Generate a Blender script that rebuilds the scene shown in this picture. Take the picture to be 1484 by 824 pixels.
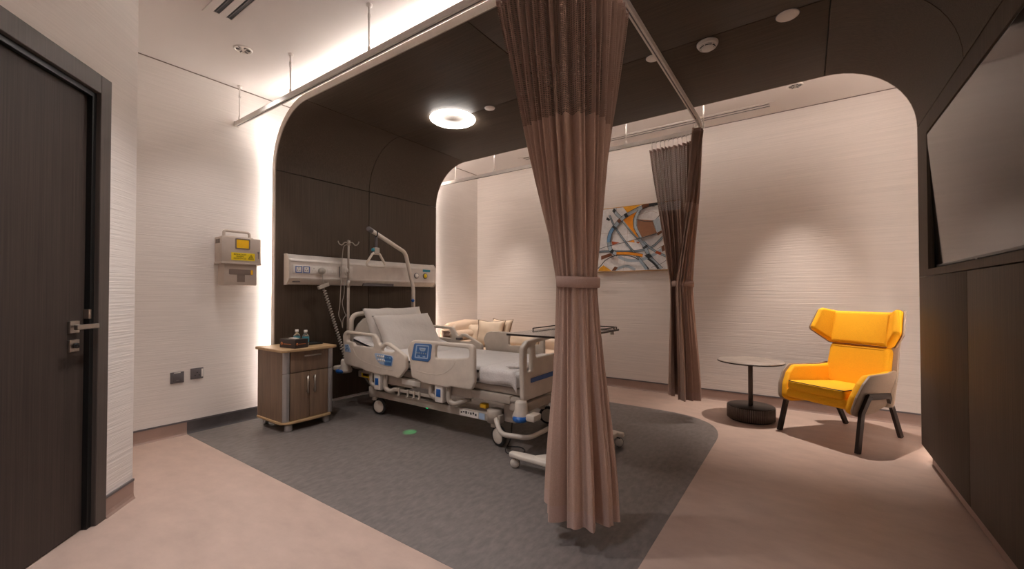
import bpy, bmesh, math, random
from mathutils import Vector, Matrix
PI = math.pi
for o in list(bpy.data.objects): bpy.data.objects.remove(o, do_unlink=True)
S = bpy.context.scene
C = S.collection
random.seed(7)

# ------------------------------------------------------------------ camera
YAW, PITCH, FPX, CAMX, CAMZ, SY = 0.6099, 0.0144, 609.449, 4.0139, 1.1, 5.64
cam = bpy.data.cameras.new('camera'); co = bpy.data.objects.new('camera', cam); C.objects.link(co)
F = Vector((-math.sin(YAW)*math.cos(PITCH), math.cos(YAW)*math.cos(PITCH), math.sin(PITCH)))
R = Vector((math.cos(YAW), math.sin(YAW), 0)); U = R.cross(F)
co.matrix_world = Matrix(((R.x, U.x, -F.x, CAMX), (R.y, U.y, -F.y, 0), (R.z, U.z, -F.z, CAMZ), (0, 0, 0, 1)))
cam.sensor_width = 36; cam.lens = FPX/1484*36; cam.shift_y = SY/1484
cam.clip_start = .02
S.camera = co

# ------------------------------------------------------------------ world, exposure, downlights and added fill spots
w = bpy.data.worlds.new('world'); S.world = w; w.use_nodes = True
w.node_tree.nodes['Background'].inputs[0].default_value = (.9, .8, .72, 1)
w.node_tree.nodes['Background'].inputs[1].default_value = .05
S.view_settings.view_transform = 'Standard'; S.view_settings.look = 'None'
S.view_settings.gamma = 1; S.view_settings.use_curve_mapping = False
S.view_settings.exposure = 0.3
WARM = (1, .89, .81); NEUT = (1, .94, .91); COOL = (.80, .88, 1.0)
def spot(x, y, z, power, size=120, col=WARM, blend=.6, r=.03):
    l = bpy.data.lights.new('downlight_or_fill', 'SPOT'); l.energy = power; l.spot_size = math.radians(size); l.spot_blend = blend
    l.color = col; l.shadow_soft_size = r
    o = bpy.data.objects.new('downlight_or_fill', l); o.location = (x, y, z); C.objects.link(o)
def area(x, y, z, sx, sy, power, col, rot=(0, 0, 0)):
    l = bpy.data.lights.new('panel_light', 'AREA'); l.shape = 'RECTANGLE'; l.size = sx; l.size_y = sy; l.energy = power; l.color = col
    o = bpy.data.objects.new('panel_light', l); o.location = (x, y, z); o.rotation_euler = rot; C.objects.link(o)
P_LED_NEAR, P_LED_FAR, P_RING = 46, 44, 30
spot(.673, 1.366, 2.84, 34, 100, NEUT, 1)
spot(3.953, 4.308, 2.84, 230, 56, WARM, 1, .02)
spot(2.3, 4.30, 2.84, 40, 60, WARM, 1, .02)
spot(.75, 4.30, 2.84, 120, 60, WARM, 1, .02)
spot(1.9, .95, 2.84, 110, 96, NEUT, 1, .06)  # added neutral fill for the near end, no fixture belongs to it
spot(2.9, .10, 2.84, 80, 104, COOL, 1, .06)  # added cool fill near the camera, also without a fixture

# ------------------------------------------------------------------ materials
def lin(c): return c/12.92 if c <= .04045 else ((c+.055)/1.055)**2.4
def hx(s): return tuple(lin(int(s[i:i+2], 16)/255) for i in (0, 2, 4))
def mat(name, col, rough=.5, metal=0, spec=.5, noise=None, bump=0, trans=0, ior=1.5, emis=None, estr=0, coat=0, ramp=None):
    """noise=(scale xyz, detail) drives the colour between two tones and an optional bump"""
    m = bpy.data.materials.new(name); m.use_nodes = True; nt = m.node_tree; b = nt.nodes['Principled BSDF']
    c = hx(col) if isinstance(col, str) else col
    b.inputs['Base Color'].default_value = (*c, 1); b.inputs['Roughness'].default_value = rough; b.inputs['Metallic'].default_value = metal
    b.inputs['Specular IOR Level'].default_value = spec; b.inputs['Transmission Weight'].default_value = trans; b.inputs['IOR'].default_value = ior
    b.inputs['Coat Weight'].default_value = coat
    if emis: b.inputs['Emission Color'].default_value = (*emis, 1); b.inputs['Emission Strength'].default_value = estr
    sc, det, amt = noise if noise else ((12, 12, 12), 3, .06)
    tc = nt.nodes.new('ShaderNodeTexCoord'); mp = nt.nodes.new('ShaderNodeMapping'); mp.inputs['Scale'].default_value = sc
    n = nt.nodes.new('ShaderNodeTexNoise'); n.inputs['Scale'].default_value = 1; n.inputs['Detail'].default_value = det; n.inputs['Roughness'].default_value = .6
    nt.links.new(tc.outputs['Object'], mp.inputs[0]); nt.links.new(mp.outputs[0], n.inputs['Vector'])
    r = nt.nodes.new('ShaderNodeValToRGB')
    lo, hi = ramp if ramp else (.3, .7)
    r.color_ramp.elements[0].position = lo; r.color_ramp.elements[1].position = hi
    r.color_ramp.elements[0].color = (*[x*(1-amt) for x in c], 1); r.color_ramp.elements[1].color = (*[min(1, x*(1+amt)) for x in c], 1)
    nt.links.new(n.outputs['Fac'], r.inputs[0]); nt.links.new(r.outputs[0], b.inputs['Base Color'])
    if bump:
        bp = nt.nodes.new('ShaderNodeBump'); bp.inputs['Strength'].default_value = 1; bp.inputs['Distance'].default_value = bump
        nt.links.new(n.outputs['Fac'], bp.inputs['Height']); nt.links.new(bp.outputs[0], b.inputs['Normal'])
    return m
M = {}
M['wall'] = mat('ribbed_wallpaper', 'e6ded8', .8, noise=((2.2, 2.2, 120), 2, .04), bump=.0022)
M['wallfar'] = mat('ribbed_wallpaper_far', 'e3d8d0', .8, noise=((2.0, 2.0, 120), 2, .05), bump=.0025)
M['ceil'] = mat('ceiling_paint', 'e4dcd7', .8, noise=((2, 2, 2), 2, .02))
M['pink'] = mat('pink_vinyl', 'b89f91', .45, noise=((5, 9, 5), 9, .10), bump=.0006)
M['grey'] = mat('charcoal_vinyl', '706864', .42, noise=((34, 16, 34), 12, .26), bump=.0006)
M['wood'] = mat('dark_veneer_upright', '4f4338', .62, spec=.22, noise=((170, 170, 2.2), 3, .24), bump=.0004)
M['woodx'] = mat('dark_veneer_ceiling', '4f4338', .62, spec=.22, noise=((2.2, 170, 90), 3, .24), bump=.0004)
M['edge'] = mat('pale_edge_band', '988a7e', .6)
M['door'] = mat('dark_door_veneer', '3c332e', .55, spec=.3, noise=((150, 150, 2), 3, .25), bump=.0003)
M['frame'] = mat('door_frame_brown', '4d443f', .5, noise=((150, 150, 2), 3, .15))
M['black'] = mat('black_plastic', '141414', .4)
M['rubber'] = mat('dark_rubber', '2b2a2a', .6)
M['steel'] = mat('brushed_steel', 'b9b2aa', .3, 1)
M['silver'] = mat('silver_profile', 'b4b2b2', .35, .7)
M['cream'] = mat('bed_cream_plastic', 'd8ccbf', .42)
M['creamd'] = mat('bed_frame_beige', 'b3a79b', .45)
M['bedgrey'] = mat('bed_mechanism_grey', '7d7771', .5)
M['white'] = mat('white_plastic', 'e6dfd8', .45)
M['alu'] = mat('satin_aluminium', 'dcd3cb', .4, .2)
M['blue'] = mat('control_blue', '3f6ea8', .4)
M['bluel'] = mat('control_pale_blue', 'a9bfda', .4)
M['bluebt'] = mat('button_blue', '1f5da8', .35)
M['yellowp'] = mat('safety_yellow', 'd8a413', .45)
M['sheet'] = mat('white_bed_linen', 'e2ddda', .85, noise=((9, 9, 9), 4, .03), bump=.006)
M['waffle'] = mat('waffle_blanket', 'e4dedb', .9, noise=((120, 120, 120), 2, .08), bump=.003)
M['pillow'] = mat('pillow_cotton', 'dfd8d2', .85, noise=((7, 7, 7), 4, .02), bump=.01)
M['oak'] = mat('taupe_oak_laminate', '7d6653', .5, noise=((45, 45, 3), 5, .22))
M['oakl'] = mat('pale_oak_edge', 'b6966f', .45, noise=((30, 4, 30), 4, .12))
M['curtain'] = mat('taupe_curtain_fabric', 'b29484', .9, noise=((260, 260, 260), 2, .10), bump=.0006)
M['strap'] = mat('tieback_fabric', 'b3968a', .9, noise=((260, 260, 260), 2, .08))
M['yellow'] = mat('yellow_wool', 'f8b002', .8, noise=((220, 220, 220), 2, .08), bump=.0006)
M['taupe'] = mat('taupe_leather', '9a8674', .55, noise=((60, 60, 60), 3, .05))
M['bronze'] = mat('dark_bronze_steel', '3b322e', .38, .6)
M['bronzel'] = mat('fluted_bronze', '7d7067', .45, .35)
M['stone'] = mat('stone_table_top', '8d8076', .45, noise=((9, 9, 9), 7, .25))
M['sofa'] = mat('cream_leather', 'd9c0a8', .5, noise=((14, 14, 14), 3, .04))
M['cushion'] = mat('beige_satin', 'dac4ab', .5, noise=((8, 8, 8), 3, .05))
M['cushd'] = mat('brown_pattern_fabric', '6d5140', .6, noise=((26, 26, 26), 5, .5))
M['sharps'] = mat('grey_beige_plastic', 'b9ab9f', .5)
M['label'] = mat('label_yellow', 'f0d21c', .5)
M['ink'] = mat('ink_black', '1a1814', .6)
M['amber'] = mat('amber_bag', 'f2bd0c', .5)
M['inner'] = mat('dark_inside', '77685f', .7)
M['gunmetal'] = mat('gunmetal_plate', '6b6668', .45, .3)
M['screen'] = mat('television_glass', '0a0a0b', .09, spec=.3)
M['glass'] = mat('bottle_plastic', 'e9f2f2', .08, trans=.9, ior=1.33)
M['tint'] = mat('grey_glass_top', 'a9a49c', .08, trans=.55, ior=1.45)
M['aqua'] = mat('aqua_label', '3d93a6', .45)
M['boxb'] = mat('dark_brown_box', '2f2320', .4)
M['copper'] = mat('copper_print', 'b06b3c', .4, .5)
M['gold'] = mat('gold_frame', 'b98a4a', .4, .6)
M['cable'] = mat('cable_grey', 'b3aaa0', .5)
M['led'] = mat('led_strip_glow', 'ffffff', .5, emis=(1, .92, .86), estr=P_LED_NEAR)
M['led2'] = mat('led_strip_glow_far', 'ffffff', .5, emis=(1, .89, .82), estr=P_LED_FAR)
M['ring'] = mat('ring_diffuser_glow', 'ffffff', .5, emis=(1, .93, .87), estr=P_RING)
M['green'] = mat('green_lens', '0d8f46', .4, emis=(.0, 1, .3), estr=1.5)
for k, c in dict(c_white='ece8e6', c_pale='b4c0c8', c_blue='6a93b8', c_black='2a2b2d', c_brown='6e3f22', c_tan='8f6244', c_orange='e08a12', c_rust='b34d16', c_ochre='e3a01f', c_mid='9aa7b2').items():
    M[k] = mat('paint_'+k[2:], c, .75, noise=((25, 25, 25), 4, .10))
def net_material(dx, dy):
    m = mat('curtain_net', '967a6b', .85); nt = m.node_tree; b = nt.nodes['Principled BSDF']; out = nt.nodes['Material Output']
    uv = nt.nodes.new('ShaderNodeUVMap'); sp = nt.nodes.new('ShaderNodeSeparateXYZ'); nt.links.new(uv.outputs[0], sp.inputs[0])
    def band(sock, period, duty):
        a = nt.nodes.new('ShaderNodeMath'); a.operation = 'DIVIDE'; a.inputs[1].default_value = period; nt.links.new(sock, a.inputs[0])
        f = nt.nodes.new('ShaderNodeMath'); f.operation = 'FRACT'; nt.links.new(a.outputs[0], f.inputs[0])
        l = nt.nodes.new('ShaderNodeMath'); l.operation = 'LESS_THAN'; l.inputs[1].default_value = duty; nt.links.new(f.outputs[0], l.inputs[0]); return l.outputs[0]
    a = nt.nodes.new('ShaderNodeMath'); a.operation = 'MULTIPLY'
    nt.links.new(band(sp.outputs[0], .021, dx), a.inputs[0]); nt.links.new(band(sp.outputs[1], .0095, dy), a.inputs[1])
    t = nt.nodes.new('ShaderNodeBsdfTransparent'); mx = nt.nodes.new('ShaderNodeMixShader')
    nt.links.new(a.outputs[0], mx.inputs[0]); nt.links.new(b.outputs[0], mx.inputs[1]); nt.links.new(t.outputs[0], mx.inputs[2]); nt.links.new(mx.outputs[0], out.inputs[0])
    return m
M['net'] = net_material(.56, .48); M['net_fine'] = net_material(.42, .40)

# ------------------------------------------------------------------ mesh helpers
def T(x, y, z): return Matrix.Translation((x, y, z))
def RX(a): return Matrix.Rotation(a, 4, 'X')
def RY(a): return Matrix.Rotation(a, 4, 'Y')
def RZ(a): return Matrix.Rotation(a, 4, 'Z')
XZ = Matrix(((1, 0, 0, 0), (0, 0, -1, 0), (0, 1, 0, 0), (0, 0, 0, 1)))          # plate's xy -> world xz
YZ = Matrix(((0, 0, 1, 0), (1, 0, 0, 0), (0, 1, 0, 0), (0, 0, 0, 1)))           # plate's xy -> world yz
def box(bm, x0, x1, y0, y1, z0, z1, bev=0, seg=2, mtx=None):
    t = bmesh.new(); bmesh.ops.create_cube(t, size=1, matrix=T((x0+x1)/2, (y0+y1)/2, (z0+z1)/2) @ Matrix.Diagonal((abs(x1-x0), abs(y1-y0), abs(z1-z0), 1)))
    if bev: bmesh.ops.bevel(t, geom=list(t.edges), offset=bev, segments=seg, profile=.5, affect='EDGES')
    if mtx: t.transform(mtx)
    join(bm, t); return bm
def join(bm, t):
    me = bpy.data.meshes.new('tmp'); t.to_mesh(me); t.free(); bm.from_mesh(me); bpy.data.meshes.remove(me)
def cr(pts, n=8):
    """Catmull-Rom through the points"""
    P = [Vector(p) for p in pts]; P = [P[0]*2-P[1]]+P+[P[-1]*2-P[-2]]; out = []
    for i in range(1, len(P)-2):
        for k in range(n):
            t = k/n; a, b, c, d = P[i-1:i+3]
            out.append(.5*((2*b)+(c-a)*t+(2*a-5*b+4*c-d)*t*t+(3*b-a-3*c+d)*t**3))
    return out+[P[-2]]
def fillet(pts, r, n=6, closed=False):
    P = [Vector(p) for p in pts]; N = len(P); out = []
    for i in range(N):
        if not closed and i in (0, N-1): out.append(P[i]); continue
        rr = r[i] if isinstance(r, (list, tuple)) else r
        a, b, c = P[i-1], P[i], P[(i+1) % N]; u = a-b; v = c-b
        if rr <= 0 or u.length < 1e-6 or v.length < 1e-6: out.append(b); continue
        ang = u.angle(v)
        if ang > PI-.03: out.append(b); continue
        d = min(rr/math.tan(ang/2), u.length*.49, v.length*.49)
        p, q = b+u.normalized()*d, b+v.normalized()*d
        for k in range(n+1):
            t = k/n; out.append(p*(1-t)**2+b*2*t*(1-t)+q*t*t)
    return out
def tube(bm, pts, r, seg=10, closed=False, caps=True):
    P = [Vector(p) for p in pts]; N = len(P); rings = []
    up = None
    for i, p in enumerate(P):
        if closed: d = P[(i+1) % N]-P[i-1]
        else: d = P[min(i+1, N-1)]-P[max(i-1, 0)]
        d.normalize()
        if up is None: up = d.orthogonal().normalized()
        else: up = (up-d*up.dot(d)).normalized()
        s = d.cross(up); rr = r[i] if isinstance(r, (list, tuple)) else r
        rings.append([bm.verts.new(p+(up*math.cos(2*PI*k/seg)+s*math.sin(2*PI*k/seg))*rr) for k in range(seg)])
    for i in range(N if closed else N-1):
        a, b = rings[i], rings[(i+1) % N]
        for k in range(seg): f = bm.faces.new((a[k], a[(k+1) % seg], b[(k+1) % seg], b[k])); f.smooth = True
    if caps and not closed: bm.faces.new(rings[0][::-1]); bm.faces.new(rings[-1])
    return bm
def ribbon(bm, pts, wdt, hgt, closed=False):
    """rectangular bar swept along a path lying in a horizontal plane"""
    P = [Vector(p) for p in pts]; N = len(P); rings = []
    for i, p in enumerate(P):
        d = (P[(i+1) % N]-P[i-1]) if closed else P[min(i+1, N-1)]-P[max(i-1, 0)]
        d.z = 0; d.normalize(); n = Vector((-d.y, d.x, 0))
        rings.append([bm.verts.new(p+n*a*wdt/2+Vector((0, 0, b*hgt/2))) for a, b in ((-1, -1), (1, -1), (1, 1), (-1, 1))])
    for i in range(N if closed else N-1):
        a, b = rings[i], rings[(i+1) % N]
        for k in range(4): bm.faces.new((a[k], a[(k+1) % 4], b[(k+1) % 4], b[k]))
    if not closed: bm.faces.new(rings[0][::-1]); bm.faces.new(rings[-1])
    return bm
def lathe(bm, prof, seg=32, mtx=None, smooth=True):
    t = bmesh.new(); rings = []
    for r, z in prof:
        rings.append([t.verts.new((r*math.cos(2*PI*k/seg), r*math.sin(2*PI*k/seg), z)) for k in range(seg)] if r > 1e-6 else [t.verts.new((0, 0, z))])
    for a, b in zip(rings, rings[1:]):
        for k in range(seg):
            q = [a[k % len(a)], a[(k+1) % len(a)], b[(k+1) % len(b)], b[k % len(b)]]
            q = list(dict.fromkeys(q))
            if len(q) > 2: f = t.faces.new(q); f.smooth = smooth
    bmesh.ops.recalc_face_normals(t, faces=t.faces)
    if mtx: t.transform(mtx)
    join(bm, t); return bm
def plate(bm, outer, holes=(), th=.02, bev=.004, mtx=None, r=0, rh=0, res=2):
    """flat outline with holes, thickened and with rounded edges (curve fill turned into mesh)"""
    cu = bpy.data.curves.new('tmp', 'CURVE'); cu.dimensions = '2D'; cu.fill_mode = 'BOTH'
    bev = min(bev, th*.49)
    cu.extrude = th/2-bev; cu.bevel_depth = bev; cu.bevel_resolution = res; cu.offset = -bev
    for pts, rr in [(outer, r)]+[(h, rh) for h in holes]:
        p = fillet([(x, y, 0) for x, y in pts], rr, 6, True) if rr else [Vector((x, y, 0)) for x, y in pts]
        sp = cu.splines.new('POLY'); sp.points.add(len(p)-1); sp.use_cyclic_u = True
        for i, v in enumerate(p): sp.points[i].co = (v.x, v.y, 0, 1)
    ob = bpy.data.objects.new('tmp', cu); C.objects.link(ob)
    me = bpy.data.meshes.new_from_object(ob.evaluated_get(bpy.context.evaluated_depsgraph_get()))
    bpy.data.objects.remove(ob); bpy.data.curves.remove(cu)
    t = bmesh.new(); t.from_mesh(me); bpy.data.meshes.remove(me)
    bmesh.ops.remove_doubles(t, verts=t.verts, dist=1e-5)
    bmesh.ops.recalc_face_normals(t, faces=t.faces)
    if mtx: t.transform(mtx)
    join(bm, t); return bm
def text(bm, s, size, mtx, ext=.0004, align='CENTER'):
    cu = bpy.data.curves.new('tmp', 'FONT'); cu.body = s; cu.size = size; cu.extrude = ext; cu.align_x = align; cu.align_y = 'CENTER'; cu.resolution_u = 2
    ob = bpy.data.objects.new('tmp', cu); C.objects.link(ob)
    me = bpy.data.meshes.new_from_object(ob.evaluated_get(bpy.context.evaluated_depsgraph_get()))
    bpy.data.objects.remove(ob); bpy.data.curves.remove(cu)
    me.transform(mtx); bm.from_mesh(me); bpy.data.meshes.remove(me); return bm
def grid(bm, f, nu, nv, uvf=None, closed_u=False, smooth=True):
    V = [[bm.verts.new(f(i/nu, j/nv)) for i in range(nu if closed_u else nu+1)] for j in range(nv+1)]
    uvl = bm.loops.layers.uv.verify() if uvf else None
    for j in range(nv):
        for i in range(nu):
            i2 = (i+1) % nu if closed_u else i+1
            fa = bm.faces.new((V[j][i], V[j][i2], V[j+1][i2], V[j+1][i])); fa.smooth = smooth
            if uvf:
                for l, (a, b) in zip(fa.loops, ((i, j), (i+1, j), (i+1, j+1), (i, j+1))): l[uvl].uv = uvf(a/nu, b/nv)
    return bm
def pillow(bm, wx, wy, th, mtx, n=20, pw=.55, crease=.0, seed=1, pin=.07):
    rnd = random.Random(seed); ph = [rnd.uniform(0, 6.28) for _ in range(6)]
    def side(sg):
        def f(u, v):
            a, b = u*2-1, v*2-1
            pinch = 1-pin*(1-abs(a)**2)*(abs(b)**3) ; pinch2 = 1-pin*(1-abs(b)**2)*(abs(a)**3)
            h = max(0, (1-a**4)*(1-b**4))**pw*th/2
            h += crease*(math.sin(5*a+3*b+ph[0])*math.sin(4*b-2*a+ph[1]))*(1-a**6)*(1-b**6)
            return (a*wx/2*pinch2, b*wy/2*pinch, sg*max(h, .0))
        return f
    t = bmesh.new(); grid(t, side(1), n, n); grid(t, side(-1), n, n)
    bmesh.ops.remove_doubles(t, verts=t.verts, dist=1e-4); bmesh.ops.recalc_face_normals(t, faces=t.faces)
    t.transform(mtx); join(bm, t); return bm
def obj(name, bm, m, parent=None, label=None, kind=None, shade=None):
    me = bpy.data.meshes.new(name)
    if shade: bmesh.ops.recalc_face_normals(bm, faces=bm.faces)
    bm.to_mesh(me); bm.free()
    for k in (m if isinstance(m, (list, tuple)) else [m]): me.materials.append(M[k])
    o = bpy.data.objects.new(name, me); C.objects.link(o)
    if parent: o.parent = parent; o.matrix_parent_inverse = parent.matrix_world.inverted() if parent.type != 'EMPTY' else Matrix.Translation(-Vector(parent.location))
    if label: o['label'] = label
    if kind: o['kind'] = kind
    if shade:
        for p in me.polygons: p.use_smooth = True
        try: me.set_sharp_from_angle(angle=math.radians(shade))
        except Exception: pass
    return o
def thing(name, label, cat, loc=(0, 0, 0), group=None):
    o = bpy.data.objects.new(name, None); C.objects.link(o); o.location = loc; o.empty_display_size = .05
    o['label'] = label; o['category'] = cat
    if group: o['group'] = group
    return o
def tag(o, label, cat, group=None):
    o['label'] = label; o['category'] = cat
    if group: o['group'] = group
    return o
B = bmesh.new
def bx(name, m, parent, *a, bev=0, mtx=None, label=None, shade=None): return obj(name, box(B(), *a, bev=bev, mtx=mtx), m, parent, label, shade=40 if bev else None)

# ------------------------------------------------------------------ room shell
H, YF, YN, YC, HC, HT = 2.88, 4.84, 1.88, 3.88, 2.725, 2.80     # ceiling, far wall, canopy near and far edge, underside, top
TVX = 4.64
def struct(name, bm, m, parent=None, shade=None): return obj(name, bm, m, parent, kind='structure', shade=shade)
D = Vector((.7398, -.6728, 0)); A0 = Vector((1.023, .70, 0)); N = Vector((.6728, .7398, 0))     # door wall: along, corner, normal into the room
DW = Matrix(((D.x, N.x, 0, A0.x), (D.y, N.y, 0, A0.y), (0, 0, 1, 0), (0, 0, 0, 1)))           # local (s, out, z)
floor = struct('floor', box(B(), -.1, 5.2, -2.1, YF+.1, -.1, 0), 'pink')
zone = fillet([(0.0, 1.262, 0), (3.452, 1.262, 0), (3.452, 4.11, 0), (0.0, 4.11, 0)], [0, .36, .62, 0], 14, True)
b = B(); vs = [b.verts.new((v.x, v.y, .0012)) for v in zone]; b.faces.new(vs)
r_ = bmesh.ops.extrude_face_region(b, geom=list(b.faces)); bmesh.ops.translate(b, verts=[v for v in r_['geom'] if isinstance(v, bmesh.types.BMVert)], vec=(0, 0, -.006)); bmesh.ops.recalc_face_normals(b, faces=b.faces)
obj('vinyl_inlay', b, 'grey', floor, 'charcoal grey vinyl inlay with rounded corners')
struct('ceiling', box(B(), -.1, 5.2, -2.1, YF+.1, H, H+.1), 'ceil')
struct('wall_left', box(B(), -.1, 0, .2, YF+.1, 0, H), 'wall')
struct('wall_far', box(B(), -.0, 5.2, YF, YF+.1, 0, H), 'wallfar')
struct('wall_right', box(B(), 4.80, 4.9, -2.1, YF, 0, H), 'wallfar')
struct('wall_rear', box(B(), 2.6, 4.8, -2.1, -2.0, 0, H), 'wall')
b = B(); box(b, 0, .215, -.12, 0, 0, H, mtx=DW); box(b, 1.30, 4.0, -.12, 0, 0, H, mtx=DW); box(b, .215, 1.30, -.12, 0, 2.155, H, mtx=DW)
box(b, -.1, A0.x-.0, A0.y-.12, A0.y-.02, 0, H)
struct('wall_door', b, 'wall')
# skirtings: pink vinyl cove with a dark capping line; charcoal beside the inlay
def skirting(name, p, q, n, m, hgt=.095):
    p, q, n = Vector(p), Vector(q), Vector(n); b = B()
    prof = [(0, 0), (.016, 0), (.009, .012), (.006, .03), (.006, hgt), (0, hgt)]
    rows = [[b.verts.new(a+n*x+Vector((0, 0, z))) for x, z in prof] for a in (p, q)]
    k = len(prof)
    for i in range(k): b.faces.new((rows[0][i], rows[0][(i+1) % k], rows[1][(i+1) % k], rows[1][i]))
    b.faces.new(rows[0][::-1]); b.faces.new(rows[1]); bmesh.ops.recalc_face_normals(b, faces=b.faces)
    o = struct(name, b, m)
    c = B(); d = (q-p).normalized(); mt = Matrix(((d.x, n.x, 0, p.x), (d.y, n.y, 0, p.y), (0, 0, 1, 0), (0, 0, 0, 1)))
    box(c, 0, (q-p).length, 0, .009, hgt, hgt+.012, mtx=mt); obj('capping', c, 'gunmetal', o)
M['pinks'] = mat('pink_vinyl_skirting', '9d8378', .45, noise=((6, 6, 6), 5, .08))
M['greys'] = mat('charcoal_vinyl_skirting', '4d494a', .42, noise=((9, 9, 9), 6, .25))
struct('shadow_gap_strip_1', box(B(), 0, .004, .7, YF, H-.007, H), 'inner'); struct('shadow_gap_strip_2', box(B(), 0, 4.8, YF-.004, YF, H-.007, H), 'inner')  # dark strips imitate the thin shadow line where walls meet the ceiling
skirting('baseboard_left_pink', (0, .6, 0), (0, 1.262, 0), (1, 0, 0), 'pinks')
skirting('baseboard_left_charcoal', (0, 1.262, 0), (0, YN+.3, 0), (1, 0, 0), 'greys')
skirting('baseboard_far', (0, YF, 0), (4.8, YF, 0), (0, -1, 0), 'pinks')
skirting('baseboard_door', A0+D*.215, A0, N, 'pinks')
b = B(); box(b, 4.675, 4.80, 1.95, 3.80, 0, .115, bev=.01); struct('baseboard_right', b, 'pinks')

# ------------------------------------------------------------------ door
dr = struct('door_1', box(B(), .285, 1.205, -.075, -.03, .004, 2.04, bev=.003, mtx=DW), 'door')
b = B(); box(b, .215, .285, -.12, .012, 0, 2.155, bev=.003, mtx=DW); box(b, 1.205, 1.30, -.12, .012, 0, 2.155, bev=.003, mtx=DW); box(b, .285, 1.205, -.12, .012, 2.065, 2.155, bev=.003, mtx=DW)
obj('door_frame', b, 'frame', dr)
b = B(); box(b, .285, .31, -.04, -.008, 0, 2.06, mtx=DW); box(b, .31, 1.2, -.04, -.008, 2.04, 2.065, mtx=DW); obj('door_stop', b, 'black', dr)
obj('rose_plate', box(B(), .352, .407, -.03, -.018, .925, .98, bev=.002, mtx=DW), 'steel', dr)
hb = B(); box(hb, .362, .382, -.02, .03, .945, .963, bev=.003, mtx=DW); box(hb, .325, .455, .026, .042, .943, .965, bev=.003, mtx=DW); obj('door_handle', hb, 'steel', dr, 'square brushed steel lever handle')
lk = obj('lock_plate', box(B(), .352, .407, -.03, -.018, .84, .895, bev=.002, mtx=DW), 'steel', dr)
b = B(); lathe(b, [(0, .0), (.012, 0), (.012, .008), (0, .008)], 16, DW @ T(.38, -.014, .868) @ RX(-PI/2)); obj('keyhole', b, 'rubber', lk)
obj('latch', box(B(), .30, .318, -.03, -.006, .985, 1.03, bev=.002, mtx=DW), 'steel', dr)

# ------------------------------------------------------------------ veneered canopy (one arch from the headwall over the ceiling to the television wall)
can = thing('canopy', 'dark wood veneer canopy arching over the bed, with rounded corners and glowing edges', 'canopy', (.1, YN, 0))
XL, XR, RR, TH = .10, TVX, .50, .055
YM, g = 2.87, .0035
def arc_panel(name, cx, cz, a0, a1, y0, y1, m):
    b = B(); n = 14
    ins, out = [], []
    for i in range(n+1):
        a = a0+(a1-a0)*i/n; c_, s_ = math.cos(a), math.sin(a)
        ins.append([b.verts.new((cx+c_*RR, y, cz+s_*RR)) for y in (y0, y1)]); out.append([b.verts.new((cx+c_*(RR+TH), y, cz+s_*(RR+TH))) for y in (y0, y1)])
    for i in range(n):
        for q in ((ins[i][0], ins[i][1], ins[i+1][1], ins[i+1][0]), (out[i][0], out[i+1][0], out[i+1][1], out[i][1]), (ins[i][0], ins[i+1][0], out[i+1][0], out[i][0]), (ins[i][1], out[i][1], out[i+1][1], ins[i+1][1])): b.faces.new(q).smooth = True
    b.faces.new((ins[0][0], out[0][0], out[0][1], ins[0][1])); b.faces.new((ins[n][0], ins[n][1], out[n][1], out[n][0]))
    return obj(name, b, m, can, shade=40)
ZC = HC-RR
for y0, y1 in ((YN, YM-g), (YM+g, YC)):
    bx('wall_panel', 'wood', can, XL-TH, XL, y0, y1, .05, ZC-g, bev=.001)
    arc_panel('curved_panel', XL+RR, ZC, PI-.007, PI/2+.007, y0, y1, 'wood')
    bx('ceiling_panel', 'woodx', can, XL+RR+g, 2.375-g, y0, y1, HC, HC+TH, bev=.001)
    bx('ceiling_panel', 'woodx', can, 2.375+g, XR-RR-g, y0, y1, HC, HC+TH, bev=.001)
    arc_panel('curved_panel', XR-RR, ZC, .007, PI/2-.007, y0, y1, 'woodx')
    bx('lower_panel', 'wood', can, XR, XR+.04, y0, y1, .10, 1.215-g, bev=.001)
TY0, TY1, TZ0, TZ1 = 2.10, 3.635, 1.258, 2.112
for x in (XL+RR, XR-RR): bx('joint_light_block', 'rubber', can, x-.006, x+.006, YN, YC, HC+.030, HC+TH-.003)  # added backing that keeps LED light from showing through the joints
sp_ = plate(B(), [(YN, 1.217), (YC, 1.217), (YC, ZC-g), (YN, ZC-g)], [[(TY0, TZ0), (TY1, TZ0), (TY1, TZ1), (TY0, TZ1)]], .04, .001, T(XR+.02, 0, 0) @ YZ)
obj('television_surround', sp_, 'wood', can)
b = B(); box(b, XR+.115, XR+.125, TY0-.02, TY1+.02, TZ0-.02, TZ1+.02)
for a in ((TY0-.012, TY0, TZ0, TZ1), (TY1, TY1+.012, TZ0, TZ1), (TY0, TY1, TZ0-.012, TZ0), (TY0, TY1, TZ1, TZ1+.012)): box(b, XR+.03, XR+.12, *a)
obj('recess_lining', b, 'black', can)
bx('core', 'rubber', can, XL+RR-.03, XR-RR+.03, YN+.034, YC-.034, HC+TH+.002, HT-.003)
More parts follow.
